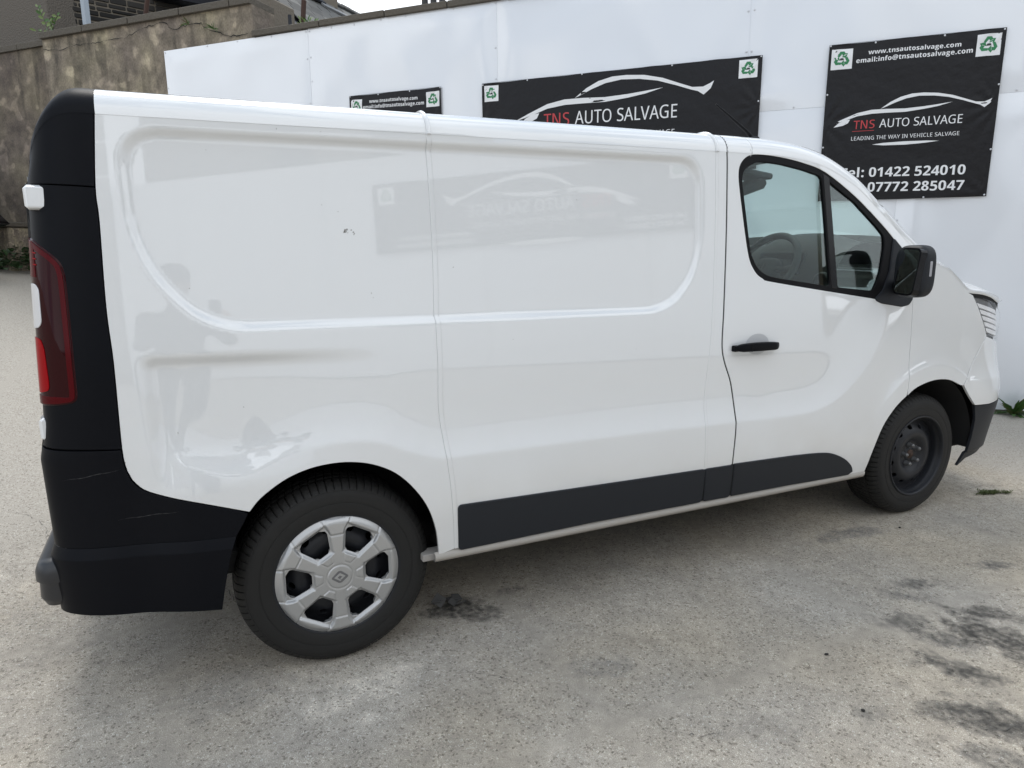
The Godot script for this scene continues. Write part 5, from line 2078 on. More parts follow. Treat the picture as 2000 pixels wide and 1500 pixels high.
func build_door_furniture(side: Sheet, door: Node3D) -> void:
	# pull handle with a pressed cup behind it
	var mb := MB.new()
	var cup := PackedVector2Array()
	for k in 25:
		var a := TAU * k / 24.0
		cup.append(Vector2(1.845 + 0.068 * cos(a), 1.028 + 0.046 * sin(a)))
	mb.use_col = true
	side.cut(mb, cup.slice(0, 24), [], 0.0, 0.0012)
	put("handle_cup", mb, mat("cup_grey", lin(0.52, 0.53, 0.54), 0.4), door)
	mb = MB.new()
	var path := []
	var ups := []
	for k in 15:
		var f := k / 14.0
		var x := lerpf(1.700, 1.958, f)
		var y := 1.020 - 0.004 * f + 0.004 * sin(PI * f)
		path.append(Vector3(x, y, side_z(x, y) + relief(x, y) + 0.016 + 0.018 * pow(sin(PI * f), 0.5)))
	var rows := []
	for k in 17:
		var a := TAU * k / 16.0
		var r := []
		for j in path.size():
			var e := minf(j, path.size() - 1 - j) / 2.0
			var sc := clampf(0.35 + e, 0.0, 1.0)
			var cx := signf(cos(a)) * pow(absf(cos(a)), 0.5)
			var cy := signf(sin(a)) * pow(absf(sin(a)), 0.5)
			r.append(path[j] + Vector3(0, cy * (0.0165 + 0.003 * sin(PI * j / 14.0)) * sc, cx * 0.011 * sc))
		rows.append(r)
	mb.grid(rows)
	for e in [0, path.size() - 1]:
		var ctr := mb.vert(path[e], Vector3.LEFT if e == 0 else Vector3.RIGHT)
		for k in 16:
			var i0 := mb.vert(rows[k][e], Vector3.LEFT if e == 0 else Vector3.RIGHT)
			var i1 := mb.vert(rows[k + 1][e], Vector3.LEFT if e == 0 else Vector3.RIGHT)
			mb.tri(ctr, i0, i1)
	put("door_handle", mb, M.black_plastic, door)
	for x in [1.712, 1.942]:
		mb = MB.new()
		mb.box(Vector3(x, 1.018, side_z(x, 1.0) + relief(x, 1.0) + 0.010), Vector3(0.03, 0.026, 0.026), 0.004)
		put("handle_foot", mb, M.black_plastic, door)
	mb = MB.new()
	mb.box(Vector3(1.775, 1.0215, side_z(1.775, 1.02) + relief(1.775, 1.02) + 0.032), Vector3(0.0015, 0.036, 0.024), 0.0003)
	put("handle_seam", mb, M.gap_black, door)

	# door mirror on a black triangular foot
	var foot := rounded(poly([2.726, 1.482, 2.79, 1.428, 2.857, 1.352, 2.860, 1.190, 2.838, 1.166, 2.785, 1.158, 2.64, 1.180, 2.600, 1.196, 2.655, 1.236, 2.700, 1.33]), 0.012, 3)
	var root := panel(side, "mirror_foot", foot, M.grey_plastic, door, [], 0.0, 0.006, 0.02, 0.005)
	mb = MB.new()
	mb.tube([Vector3(2.755, 1.25, 0.0), Vector3(2.735, 1.255, 0.05), Vector3(2.70, 1.27, 0.10), Vector3(2.68, 1.29, 0.15)], [0.040, 0.034, 0.032, 0.036], 12)
	put("mirror_arm", mb, M.seal_rubber, root)
	var turn := Basis(Vector3.UP, -0.06)
	var c := Vector3(2.660, 1.331, 0.160)
	mb = MB.new()
	mb.pebble(c + turn * Vector3(0.008, 0, 0), Vector3(0.050, 0.120, 0.082), 0.52, turn, 48, 28)
	put("mirror_housing", mb, M.grey_plastic, root)
	mb = MB.new()
	var glass := rounded(poly([-0.052, -0.098, 0.054, -0.103, 0.061, 0.097, -0.042, 0.102]), 0.022, 4)
	var tilt := Basis(Vector3.UP, -0.24) * Basis(Vector3.BACK, -0.10)
	var place := func(q: Vector2, h: float) -> Vector3: return c + Vector3(-0.046, 0, 0) + tilt * Vector3(-h, q.y, q.x)
	var lip := Geometry2D.offset_polygon(glass, 0.008)[0]
	mb.prism(lip, place, -0.03, 0.004)
	put("mirror_bezel", mb, M.gloss_black, root)
	mb = MB.new()
	mb.prism(glass, place, 0.003, 0.0052)
	put("mirror_glass", mb, M.mirror_silver, root)
	mb = MB.new()
	mb.box(c + turn * Vector3(0.004, 0.012, 0.0795), Vector3(0.018, 0.072, 0.010), 0.005, turn)
	put("side_repeater", mb, mat("repeater_lens", lin(0.36, 0.36, 0.38), 0.15), root)


# ---------------------------------------------------------------- banners
func text_poly(words: String, bold: bool, slant := 0.0) -> ArrayMesh:
	var t := TextMesh.new()
	var f := SystemFont.new()
	f.font_names = PackedStringArray(["Droid Sans"])
	f.font_weight = 700 if bold else 400
	t.font = f
	t.text = words
	t.font_size = 64
	t.pixel_size = 0.01
	t.depth = 0.0
	t.curve_step = 1.0
	t.horizontal_alignment = HORIZONTAL_ALIGNMENT_LEFT
	t.vertical_alignment = VERTICAL_ALIGNMENT_BOTTOM
	var am := ArrayMesh.new()
	am.add_surface_from_arrays(Mesh.PRIMITIVE_TRIANGLES, t.get_mesh_arrays())
	return am


# lettering laid on a surface: its box runs from (x0, y0) along to x1; height is that of a capital
func letter(mb: MB, words: String, bold: bool, x0: float, x1: float, y0: float, y1: float, cap: float, place: Callable) -> void:
	var am := text_poly(words, bold)
	var a := am.surface_get_arrays(0)
	var v: PackedVector3Array = a[Mesh.ARRAY_VERTEX]
	var ix: PackedInt32Array = a[Mesh.ARRAY_INDEX]
	var lo := Vector2(1e9, 1e9)
	var hi := -lo
	for p in v:
		lo = lo.min(Vector2(p.x, p.y))
		hi = hi.max(Vector2(p.x, p.y))
	# height of a capital and the base line, from a flat capital set in the same type
	var ref: PackedVector3Array = text_poly("H", bold).surface_get_arrays(0)[Mesh.ARRAY_VERTEX]
	var r0 := 1e9
	var r1 := -1e9
	for p in ref:
		r0 = minf(r0, p.y)
		r1 = maxf(r1, p.y)
	if absf(hi.y - lo.y) < 1e-6:
		return
	var base := lo.y
	for ch in words:
		if ch in "gjpqy@,":
			base = lo.y + (r1 - r0) * (0.30 if not "@" in words else 0.30)
			break
	var sy := cap / (r1 - r0)
	var sx := (x1 - x0) / (hi.x - lo.x)
	var b := mb.v.size()
	var nn: Vector3 = (place.call(Vector2(x0, y0), 0.01) - place.call(Vector2(x0, y0), 0.0)).normalized()
	for p in v:
		var q := Vector2(x0 + (p.x - lo.x) * sx, 0.0)
		q.y = lerpf(y0, y1, (q.x - x0) / (x1 - x0)) + (p.y - base) * sy
		mb.vert(place.call(q, 0.0), nn, q)
	var front := true
	for k in range(0, ix.size(), 3):
		var n3 := v[ix[k]] - v[ix[k + 1]]
		if absf(n3.cross(v[ix[k + 2]] - v[ix[k]]).z) < 1e-12:
			continue
		mb.tri(b + ix[k], b + ix[k + 1], b + ix[k + 2])


func recycle(mb_g: MB, mb_k: MB, c: Vector2, r: float, place: Callable) -> void:
	for k in 3:
		var a := TAU * k / 3.0
		# each arrow: an arm that starts at a fold, runs along one side and ends in a head
		for sh in [[-0.60, 0.44, -0.26, 1.02, 0.26, 1.02, 0.45, 0.68, 0.13, 0.44, -0.02, 0.70, -0.34, 0.28], [0.30, 0.76, 0.72, 0.76, 0.54, 0.16, -0.04, 0.30, 0.14, 0.42, 0.44, 0.60]]:
			var p := PackedVector2Array()
			for q in poly(sh):
				p.append(c + ((q - Vector2(0.0, 0.0)) * 1.02).rotated(-a) * r)
			mb_g.prism(p, place, 0.0, 0.0, false)
	mb_k.prism(PackedVector2Array([c + Vector2(-0.26, -0.14) * r, c + Vector2(0.26, -0.14) * r, c + Vector2(0.26, 0.03) * r, c + Vector2(0.16, 0.16) * r, c + Vector2(-0.16, 0.16) * r, c + Vector2(-0.26, 0.03) * r]), place, 0.0, 0.0, false)


func car_logo(mb: MB, at: Vector2, k: float, place: Callable) -> void:
	var roof := poly([0.445, 0.768, 0.518, 0.819, 0.592, 0.854, 0.677, 0.874, 0.764, 0.875, 0.872, 0.863, 0.98, 0.837, 1.077, 0.799, 1.153, 0.77, 1.214, 0.766, 1.253, 0.782, 1.274, 0.794, 1.257, 0.753, 1.219, 0.722, 1.186, 0.744, 1.144, 0.757, 1.058, 0.789, 0.949, 0.824, 0.842, 0.844, 0.734, 0.852, 0.637, 0.839, 0.552, 0.81, 0.488, 0.783])
	var tail := poly([1.215, 0.724, 1.169, 0.713, 1.095, 0.726, 1.031, 0.745, 0.957, 0.751, 0.873, 0.738, 0.801, 0.717, 0.884, 0.741, 0.956, 0.758, 1.03, 0.757, 1.093, 0.747, 1.156, 0.742, 1.190, 0.746])
	var body := poly([0.046, 0.657, 0.153, 0.703, 0.265, 0.746, 0.377, 0.765, 0.49, 0.764, 0.634, 0.757, 0.774, 0.763, 0.881, 0.772, 0.985, 0.783, 0.882, 0.757, 0.777, 0.742, 0.636, 0.729, 0.492, 0.732, 0.38, 0.732, 0.267, 0.719, 0.178, 0.691, 0.109, 0.672])
	var lamp := poly([0.083, 0.637, 0.121, 0.671, 0.166, 0.69, 0.212, 0.696, 0.197, 0.666, 0.158, 0.648, 0.112, 0.641])
	var under := poly([0.405, 0.473, 0.492, 0.482, 0.659, 0.485, 0.823, 0.481, 0.916, 0.474, 0.803, 0.463, 0.662, 0.457, 0.494, 0.461])
	for s in [roof, tail, body, lamp, under]:
		var p := PackedVector2Array()
		for q in s:
			p.append(at + q * k)
		if Geometry2D.triangulate_polygon(p).is_empty():
			p = PackedVector2Array()
			for q in s:
				p.append(at + q * k)
		mb.prism(p, place, 0.0, 0.0, false)


func banner(label: String, at: Vector3, al: Vector3, out: Vector3, w: float, h: float, seed_: int, texts: Array, logos: Array, squares: Array, pins: Array, group := "") -> void:
	var root := thing("banner", label, "banner", at)
	var nz := noise(1.1, 3, seed_)
	var nf := noise(3.0, 2, seed_ + 1)
	var wave := func(q: Vector2) -> float:
		var hold := clampf(minf(minf(q.x, w - q.x), minf(q.y, h - q.y)) / 0.25, 0.0, 1.0)
		var pull := 0.0
		for c in [Vector2(0, h), Vector2(w, h), Vector2(0, 0), Vector2(w, 0), Vector2(w, h * 0.55), Vector2(0, h * 0.5)]:
			var d: Vector2 = q - c
			pull += 0.0045 * sin(atan2(d.y, d.x) * 11.0 + 1.0) * exp(-pow((d.length() - 0.12) / 0.12, 2.0))
		return 0.046 + hold * (0.007 * (nz.get_noise_2d(q.x * 0.55, q.y * 1.6 + q.x * 0.5) + 1.0) + 0.0022 * nf.get_noise_2d(q.x * 0.6, q.y * 2.2 + q.x)) + pull
	var sag := func(x: float) -> float:
		# the hem dips a little between the pins
		return -0.006 * absf(sin(x * 5.3))
	var place := func(q: Vector2, lift: float) -> Vector3:
		return at + al * q.x + Vector3(0, q.y + (sag.call(q.x) * smoothstep(h * 0.7, h, q.y)), 0) + out * (wave.call(q) + lift)
	var rows := []
	var uvs := []
	var nx := int(w / 0.022)
	var ny := int(h / 0.022)
	for j in ny + 1:
		var r := []
		var u := []
		for i in nx + 1:
			var q := Vector2(w * i / nx, h * j / ny)
			r.append(place.call(q, 0.0))
			u.append(q)
		rows.append(r)
		uvs.append(u)
	var mb := MB.new()
	mb.grid(rows, uvs)
	mb.face([place.call(Vector2(0, h), 0.0), place.call(Vector2(w, h), 0.0), place.call(Vector2(w, h), -0.012), place.call(Vector2(0, h), -0.012)], Vector3.UP)
	put("sheet", mb, M.banner_black, root)
	var print_on := func(lift: float) -> Callable:
		return func(q: Vector2, e: float) -> Vector3: return place.call(q, lift + e)
	var white := MB.new()
	var red := MB.new()
	for t in texts:
		letter(red if t[6] == 1 else white, t[0], t[5], t[1], t[2], t[3], t[4], t[7], print_on.call(0.0022))
	for l in logos:
		car_logo(white, l[0], l[1], print_on.call(0.0022))
		mb = red
		var a: Vector2 = l[0]
		var k: float = l[1]
		red.prism(PackedVector2Array([a + Vector2(0.237, 0.592) * k, a + Vector2(0.409, 0.590) * k, a + Vector2(0.409, 0.594) * k, a + Vector2(0.237, 0.596) * k]), print_on.call(0.0022), 0.0, 0.0, false)
	if white.v.size():
		put("white_print", white, M.banner_white, root)
	if red.v.size():
		put("red_print", red, M.banner_red, root)
	for s in squares:
		mb = MB.new()
		var rr := []
		for j in 9:
			var r := []
			for i in 9:
				r.append(place.call(s[0] + Vector2(s[1] * i / 8.0, s[1] * j / 8.0), 0.0018))
			rr.append(r)
		mb.grid(rr)
		var sq := put("recycling_patch", mb, M.banner_white, root)
		var g := MB.new()
		var kk := MB.new()
		recycle(g, kk, s[0] + Vector2(s[1], s[1]) * 0.5, s[1] * 0.36, print_on.call(0.0032))
		put("green_arrows", g, M.banner_green, sq)
		put("car_mark", kk, M.banner_ink, sq)
	var pin := MB.new()
	pin.lathe([Vector2(0.0, 0.004), Vector2(0.005, 0.0035), Vector2(0.008, 0.0)], Vector3.ZERO, Basis(al, out, al.cross(out)), 10)
	var pm := pin.mesh(M.screw_white)
	for q in pins:
		var o := MeshInstance3D.new()
		o.name = "fixing_pin"
		o.mesh = pm
		o.position = place.call(q, 0.001) - root.position
		root.add_child(o, true)


func build_banners() -> void:
	# nearest the van's nose: nearly square
	var ts := [
		["www.tnsautosalvage.com", 0.312, 1.002, 1.228, 1.218, true, 0, 0.036], ["email:info@tnsautosalvage.com", 0.222, 1.089, 1.164, 1.159, true, 0, 0.038],
		["TNS", 0.243, 0.410, 0.612, 0.612, false, 1, 0.070], ["AUTO SALVAGE", 0.447, 1.070, 0.611, 0.606, false, 0, 0.070],
		["LEADING THE WAY IN VEHICLE SALVAGE", 0.234, 1.060, 0.516, 0.510, false, 0, 0.032],
		["Tel: 01422 524010", 0.165, 1.136, 0.200, 0.185, true, 0, 0.080], ["Tel: 07772 285047", 0.165, 1.139, 0.073, 0.058, true, 0, 0.080],
	]
	banner("nearly square black salvage banner on the white wall above the van's nose", WP(-1.583, 1.880), WALL_ALONG, WALL_OUT, 1.312, 1.332, 201, ts, [[Vector2(0, 0), 1.0]], [[Vector2(0.022, 1.124), 0.168], [Vector2(1.112, 1.123), 0.170]],
		[Vector2(0.010, 1.324), Vector2(0.362, 1.322), Vector2(0.876, 1.322), Vector2(1.298, 1.320), Vector2(1.302, 0.894), Vector2(1.302, 0.382), Vector2(0.846, 0.008), Vector2(1.296, 0.013), Vector2(0.010, 0.472), Vector2(0.012, 0.92), Vector2(0.3, 0.01)])
	# the long one above the roof
	var o := Vector2(0.295, -0.475)
	var k := 1.625
	ts = [
		["TNS", o.x + 0.243 * k, o.x + 0.410 * k, o.y + 0.612 * k, o.y + 0.612 * k, false, 1, 0.076 * k], ["AUTO SALVAGE", o.x + 0.447 * k, o.x + 1.071 * k, o.y + 0.612 * k, o.y + 0.606 * k, false, 0, 0.076 * k],
		["LEADING THE WAY IN VEHICLE SALVAGE", o.x + 0.234 * k, o.x + 1.06 * k, o.y + 0.516 * k, o.y + 0.51 * k, false, 0, 0.034 * k],
		["Tel: 01422 524010", 0.06, 0.75, 0.10, 0.10, true, 0, 0.055], ["Tel: 07772 285047", 0.06, 0.75, 0.02, 0.02, true, 0, 0.055],
		["www.tnsautosalvage.com", 1.85, 2.62, 0.10, 0.10, true, 0, 0.04], ["email:info@tnsautosalvage.com", 1.75, 2.72, 0.03, 0.03, true, 0, 0.04],
	]
	banner("long black salvage banner partly hidden behind the van's roof", WP(-4.917, 2.195), WALL_ALONG, WALL_OUT, 2.782, 1.0, 211, ts, [[o, k]], [[Vector2(0.028, 0.815), 0.160], [Vector2(2.582, 0.812), 0.163]],
		[Vector2(0.010, 0.985), Vector2(0.508, 0.992), Vector2(1.087, 0.995), Vector2(1.971, 0.992), Vector2(2.770, 0.990), Vector2(2.768, 0.60), Vector2(0.012, 0.5)])
	# the small one farther left
	ts = [
		["www.tnsautosalvage.com", 0.262, 0.878, 0.892, 0.880, true, 0, 0.036], ["email:info@tnsautosalvage.com", 0.182, 0.956, 0.833, 0.820, true, 0, 0.038],
		["TNS", 0.22, 0.37, 0.36, 0.36, false, 1, 0.062], ["AUTO SALVAGE", 0.40, 0.96, 0.36, 0.36, false, 0, 0.062],
	]
	banner("small black salvage banner of which only the top strip shows over the van's roof", WP(-6.563, 2.225), WALL_ALONG, WALL_OUT, 1.163, 0.985, 221, ts, [[Vector2(0.0, -0.19), 0.9]], [[Vector2(0.018, 0.792), 0.150], [Vector2(0.985, 0.788), 0.158]],
		[Vector2(0.010, 0.977), Vector2(0.38, 0.977), Vector2(0.78, 0.977), Vector2(1.153, 0.977)])
	# the one on the wall behind the photographer, mirrored in the van
	ts = [
		["TNS", 1.25, 1.75, 0.44, 0.44, false, 1, 0.18], ["AUTO SALVAGE", 1.87, 3.6, 0.44, 0.44, false, 0, 0.18], ["LEADING THE WAY IN VEHICLE SALVAGE", 1.25, 3.57, 0.27, 0.27, false, 0, 0.08],
		["Tel: 01422 524010", 0.10, 1.10, 0.17, 0.17, true, 0, 0.07], ["Tel: 07772 285047", 0.10, 1.10, 0.06, 0.06, true, 0, 0.07],
		["www.tnsautosalvage.com", 3.6, 4.75, 0.17, 0.17, true, 0, 0.07], ["email:info@tnsautosalvage.com", 3.5, 4.8, 0.06, 0.06, true, 0, 0.07],
	]
	banner("very long black salvage banner on the wall behind the photographer, mirrored in the van's side", SIDE_AT + Vector3(0, 2.60, 0), SIDE_ALONG, SIDE_OUT, 5.16, 1.08, 231, ts, [[Vector2(0.68, -1.24), 2.6]], [[Vector2(4.80, 0.75), 0.27], [Vector2(0.08, 0.75), 0.27]], [Vector2(0.02, 1.02), Vector2(4.9, 1.02)])


# ---------------------------------------------------------------- parked car, plants, litter, photographer
func build_parked_car() -> void:
	# only the tail of it reaches into the frame, at the far left
	var base := WP(-13.53, ground_height(WP(-13.53, 0, 1.6).x, WP(-13.53, 0, 1.6).z), 1.6)
	var car := thing("parked_car", "black car cut off by the left edge, before the concrete wall", "car", base)
	var b := Basis(WALL_ALONG, Vector3.UP, WALL_OUT)
	var prof := poly([-1.9, 0.30, -1.95, 0.62, -1.85, 0.80, -1.0, 0.92, -0.35, 1.38, 0.9, 1.45, 1.45, 1.30, 1.78, 0.95, 1.86, 0.85, 1.86, 0.55, 1.80, 0.30])
	var sm := closed(prof, 3)
	var mb := MB.new()
	var rows := []
	for k in 9:
		var f := k / 8.0 * 2.0 - 1.0
		var sc := 1.0 - 0.10 * pow(absf(f), 4.0)
		var r := []
		for q in sm:
			r.append(base + b * Vector3(q.x * (1.0 - 0.03 * f * f), 0.30 + (q.y - 0.30) * sc, f * (0.84 - 0.14 * sstep(0.9, 1.4, q.y))))
		r.append(r[0])
		rows.append(r)
	mb.grid(rows, [], true)
	for e in [0, 8]:
		var ctr := Vector3.ZERO
		for q in rows[e]:
			ctr += q
		ctr /= rows[e].size()
		var nn: Vector3 = b.z * (-1.0 if e == 0 else 1.0)
		for k in rows[e].size() - 1:
			mb.face([ctr, rows[e][k], rows[e][k + 1]], nn)
	put("body", mb, M.car_black, car)
	for wx in [-1.25, 1.22]:
		for wz in [-0.76, 0.76]:
			mb = MB.new()
			mb.lathe([Vector2(0.0, 0.08), Vector2(0.2, 0.08), Vector2(0.21, 0.10), Vector2(0.29, 0.10), Vector2(0.31, 0.07), Vector2(0.31, -0.08), Vector2(0.2, -0.1)], base + b * Vector3(wx, 0.31, wz), Basis(b.x, b.z * signf(wz), b.y), 28)
			put("wheel", mb, M.tyre_rubber, car)
	for s in [-1, 1]:
		mb = MB.new()
		mb.box(base + b * Vector3(1.83, 0.80, 0.62 * s), Vector3(0.10, 0.20, 0.22), 0.03, b)
		put("rear_lamp", mb, M.red_lens, car)
	mb = MB.new()
	mb.box(base + b * Vector3(1.84, 0.45, 0), Vector3(0.14, 0.22, 1.5), 0.05, b)
	put("rear_bumper", mb, M.liner_black, car)


func leaf(mb: MB, at: Vector3, dir: Vector3, up: Vector3, len_: float, wid: float, droop := 0.3, jag := 0.0) -> void:
	var n := 6
	var side := dir.cross(up).normalized()
	var nn := side.cross(dir).normalized()
	var p := at
	var d := dir.normalized()
	var rows := []
	for k in n + 1:
		var f := float(k) / n
		var w := wid * pow(sin(PI * clampf(f * 0.92 + 0.06, 0.0, 1.0)), 0.8)
		if jag > 0.0:
			w *= 1.0 - jag * (k % 2)
		rows.append([p - side * w + nn * w * 0.35, p, p + side * w + nn * w * 0.35])
		p += d * (len_ / n)
		d = (d - Vector3.UP * droop / n).normalized()
	mb.grid(rows)


func build_plants() -> void:
	var r := RandomNumberGenerator.new()
	r.seed = 5
	# dandelion at the foot of the white boards
	var at := WP(0.13, 0, 0.07)
	var t := thing("dandelion", "leafy green weed growing at the foot of the white wall, right edge", "weed", at)
	for k in 22:
		var a := r.randf_range(0, TAU)
		var el := r.randf_range(0.15, 1.25)
		var d := Vector3(cos(a) * cos(el), sin(el), sin(a) * cos(el))
		if d.dot(WALL_OUT) < -0.25:
			d = d.bounce(WALL_OUT)
		var mb := MB.new()
		leaf(mb, at + Vector3(cos(a), 0, sin(a)) * 0.012, d, Vector3.UP if el < 1.0 else WALL_OUT, r.randf_range(0.13, 0.23), r.randf_range(0.016, 0.027), r.randf_range(0.4, 1.1), 0.35)
		put("leaf", mb, M.leaf_green if k % 3 else M.leaf_olive, t)
	# grass along the same foot
	var g := MB.new()
	for k in 90:
		var s := r.randf_range(-0.2, 0.9)
		var p := WP(s, 0, r.randf_range(0.015, 0.07))
		leaf(g, p, Vector3(r.randf_range(-0.6, 0.6), 1, r.randf_range(-0.6, 0.6)).normalized(), WALL_OUT, r.randf_range(0.015, 0.05), 0.0025, 1.2)
	var go := put("grass", g, M.leaf_dark)
	tag(go, "thin line of grass where the white boards meet the asphalt", "grass").set_meta("kind", "stuff")
	# flat cushion of moss and chickweed in the asphalt
	g = MB.new()
	for k in 900:
		var a := r.randf_range(0, TAU)
		var q := sqrt(r.randf()) * (0.75 + 0.35 * sin(a * 3.0) + 0.2 * sin(a * 7.0 + 1.0))
		var p := Vector3(3.825 + cos(a) * q * 0.115 + sin(a) * q * 0.02, 0.002, 0.008 + sin(a) * q * 0.042 + cos(a) * q * 0.035)
		leaf(g, p + Vector3(0, r.randf() * 0.012, 0), Vector3(r.randf_range(-1, 1), r.randf_range(0.2, 1.0), r.randf_range(-1, 1)).normalized(), Vector3.UP, r.randf_range(0.006, 0.013), 0.0028, 0.5)
	tag(put("moss", g, M.leaf_olive), "small flat cushion of green moss in the asphalt by the front wheel", "moss").set_meta("kind", "stuff")
	# sapling on top of the wall
	at = WP(-11.45, 4.40, -0.12)
	t = thing("sapling", "pale leafy sapling sprouting from the wall top at the far left", "sapling", at)
	for st in [[Vector3(-0.14, 0.42, 0.03), 11], [Vector3(0.20, 0.27, 0.02), 10], [Vector3(0.10, 0.20, 0.05), 7], [Vector3(-0.17, 0.10, 0.08), 5]]:
		var v: Vector3 = WALL_ALONG * st[0].x + Vector3.UP * st[0].y + WALL_OUT * st[0].z
		var pts := []
		for k in 7:
			var f := k / 6.0
			pts.append(at + v * f + Vector3.UP * 0.03 * sin(PI * f))
		var mb := MB.new()
		mb.tube(pts, 0.004, 6)
		put("stem", mb, M.stem_green, t)
		for k in st[1]:
			var f: float = 0.25 + 0.75 * k / (st[1] - 1.0)
			var p: Vector3 = at + v * f + Vector3.UP * 0.03 * sin(PI * f)
			var d := (WALL_ALONG * (1 if k % 2 else -1) * r.randf_range(0.5, 1.0) + Vector3.UP * r.randf_range(0.1, 0.9) + WALL_OUT * r.randf_range(-0.4, 0.6)).normalized()
			mb = MB.new()
			leaf(mb, p, d, WALL_OUT, r.randf_range(0.05, 0.085), r.randf_range(0.014, 0.022), 0.4)
			put("leaf", mb, M.leaf_pale if k % 3 else M.leaf_green, t)
	# ferns out of the crack
	for f in [[-8.86, 4.235, true, "half-withered fern tuft in the wall crack, left of the green one"], [-8.47, 4.14, false, "green fern tuft in the wall crack beside the withered one"]]:
		at = WP(f[0], f[1], 0.01)
		t = thing("fern", f[3], "fern", at)
		for k in 16:
			var a := r.randf_range(-1.3, 1.3) + (0.35 if not f[2] else 0.0)
			var d := (WALL_ALONG * sin(a) + Vector3.UP * cos(a) * (1.0 if f[2] else 0.9) + WALL_OUT * r.randf_range(0.2, 0.8)).normalized()
			var mb := MB.new()
			leaf(mb, at, d, WALL_OUT, r.randf_range(0.07, 0.15), 0.006, 1.5, 0.5)
			put("frond", mb, M.fern_dry if f[2] and k % 2 else M.leaf_green, t)
	# weed on the coping beside the rusty post
	at = WP(-7.26, 4.03, -0.22)
	t = thing("coping_weed", "yellow-green weed on the coping beside the short rusty post", "weed", at)
	for k in 34:
		var a := r.randf_range(0, TAU)
		var d := Vector3(cos(a) * 0.5, r.randf_range(0.5, 1.2), sin(a) * 0.5).normalized()
		var mb := MB.new()
		leaf(mb, at + Vector3(cos(a), 0, sin(a)) * r.randf_range(0.0, 0.10) + Vector3.UP * r.randf_range(0.0, 0.14), d, WALL_OUT, r.randf_range(0.05, 0.11), 0.009, 0.6)
		put("leaf", mb, M.leaf_pale if k % 4 else M.leaf_green, t)
	# bushes at the foot of the concrete wall, left
	for f in [[-12.45, 0.28, "dark leafy clump at the foot of the concrete wall, nearest the black car"], [-12.12, 0.26, "dark leafy clump at the foot of the concrete wall, against the van's tail lamp"]]:
		var p0 := WP(f[0], 0, f[1])
		at = WP(f[0], ground_height(p0.x, p0.z), f[1])
		t = thing("ivy_clump", f[2], "weed", at)
		var mb := MB.new()
		for k in 300:
			var a := r.randf_range(0, TAU)
			var q := sqrt(r.randf()) * 0.40
			var p := at + Vector3(cos(a) * q, r.randf() * 0.40 * (1.0 - q * 1.6) + 0.02, sin(a) * q)
			leaf(mb, p, Vector3(r.randf_range(-1, 1), r.randf_range(-0.2, 1), r.randf_range(-1, 1)).normalized(), Vector3.UP, r.randf_range(0.06, 0.11), 0.035, 0.8)
		var o := put("leaves", mb, M.leaf_dark, t)
		o.set_meta("kind", "stuff")


func build_litter() -> void:
	var r := RandomNumberGenerator.new()
	r.seed = 9
	# crumpled rag of ash under the sill
	var at := Vector3(0.46, 0.0, -0.20)
	var t := thing("crumpled_litter", "small crumpled grey scrap on the ground under the van, ahead of the rear wheel", "litter", at)
	var mb := MB.new()
	for k in 7:
		mb.box(at + Vector3(r.randf_range(-0.05, 0.05), 0.012 + 0.006 * k * 0.4, r.randf_range(-0.03, 0.03)), Vector3(r.randf_range(0.03, 0.06), 0.004, r.randf_range(0.02, 0.05)), 0.001, Basis.from_euler(Vector3(r.randf_range(-0.6, 0.6), r.randf_range(0, 3), r.randf_range(-0.6, 0.6))))
	put("scrap", mb, M.ash_grey, t)
	# hairline cracks in the asphalt
	var n := 0
	for c in [[-0.47, -0.95, -0.36, -0.76, -0.31, -0.57, -0.22, -0.40], [0.34, 0.21, 0.38, 0.25, 0.45, 0.31, 0.50, 0.38, 0.52, 0.44], [0.80, 0.77, 0.83, 0.80, 0.88, 0.84, 0.95, 0.86], [-1.55, -2.05, -1.36, -1.93, -1.25, -1.84, -1.16, -1.69, -1.12, -1.5], [3.4, -0.35, 3.6, -0.22, 3.75, -0.10, 3.95, -0.08, 4.3, 0.1], [1.62, 1.15, 1.72, 1.22, 1.84, 1.24]]:
		var pts := curve(poly(c), 8)
		mb = MB.new()
		var rows := [[], []]
		for k in pts.size():
			var q := pts[k] + Vector2(r.randf_range(-0.006, 0.006), r.randf_range(-0.006, 0.006))
			var w := 0.0010 * (0.4 + sin(PI * k / (pts.size() - 1.0))) * r.randf_range(0.6, 1.3)
			for e in 2:
				var p := q + Vector2(w, w) * (1 if e else -1)
				rows[e].append(Vector3(p.x, ground_height(p.x, p.y) + 0.003, p.y))
		mb.grid(rows)
		var o := put("asphalt_crack", mb, M.crack_grey)
		o.set_meta("kind", "structure")
		o.set_meta("label", ["thin crack before the tail bumper", "thin crack ahead of the rear wheel", "thin crack at the bottom middle", "thin crack at the left edge", "thin crack under the moss cushion", "thin crack by the oil stains"][n])
		n += 1
	# loose dark bits here and there on the asphalt
	var bits := [[1.57, 0.72], [2.86, 0.10], [1.42, 0.98]]
	for q in bits:
		var p := Vector3(q[0], 0.004, q[1])
		mb = MB.new()
		mb.pebble(p, Vector3(r.randf_range(0.006, 0.009), 0.004, r.randf_range(0.004, 0.006)), 0.9, Basis(Vector3.UP, r.randf_range(0, 3)), 8, 6)
		tag(put("pebble", mb, M.pebble_dark), {1.57: "tiny dark stone chip on the asphalt left of the oil stains", 2.86: "tiny dark stone chip on the asphalt below the front wheel", 1.42: "tiny dark stone chip on the asphalt near the bottom edge"}[q[0]], "stone", "loose dark chips on the asphalt")


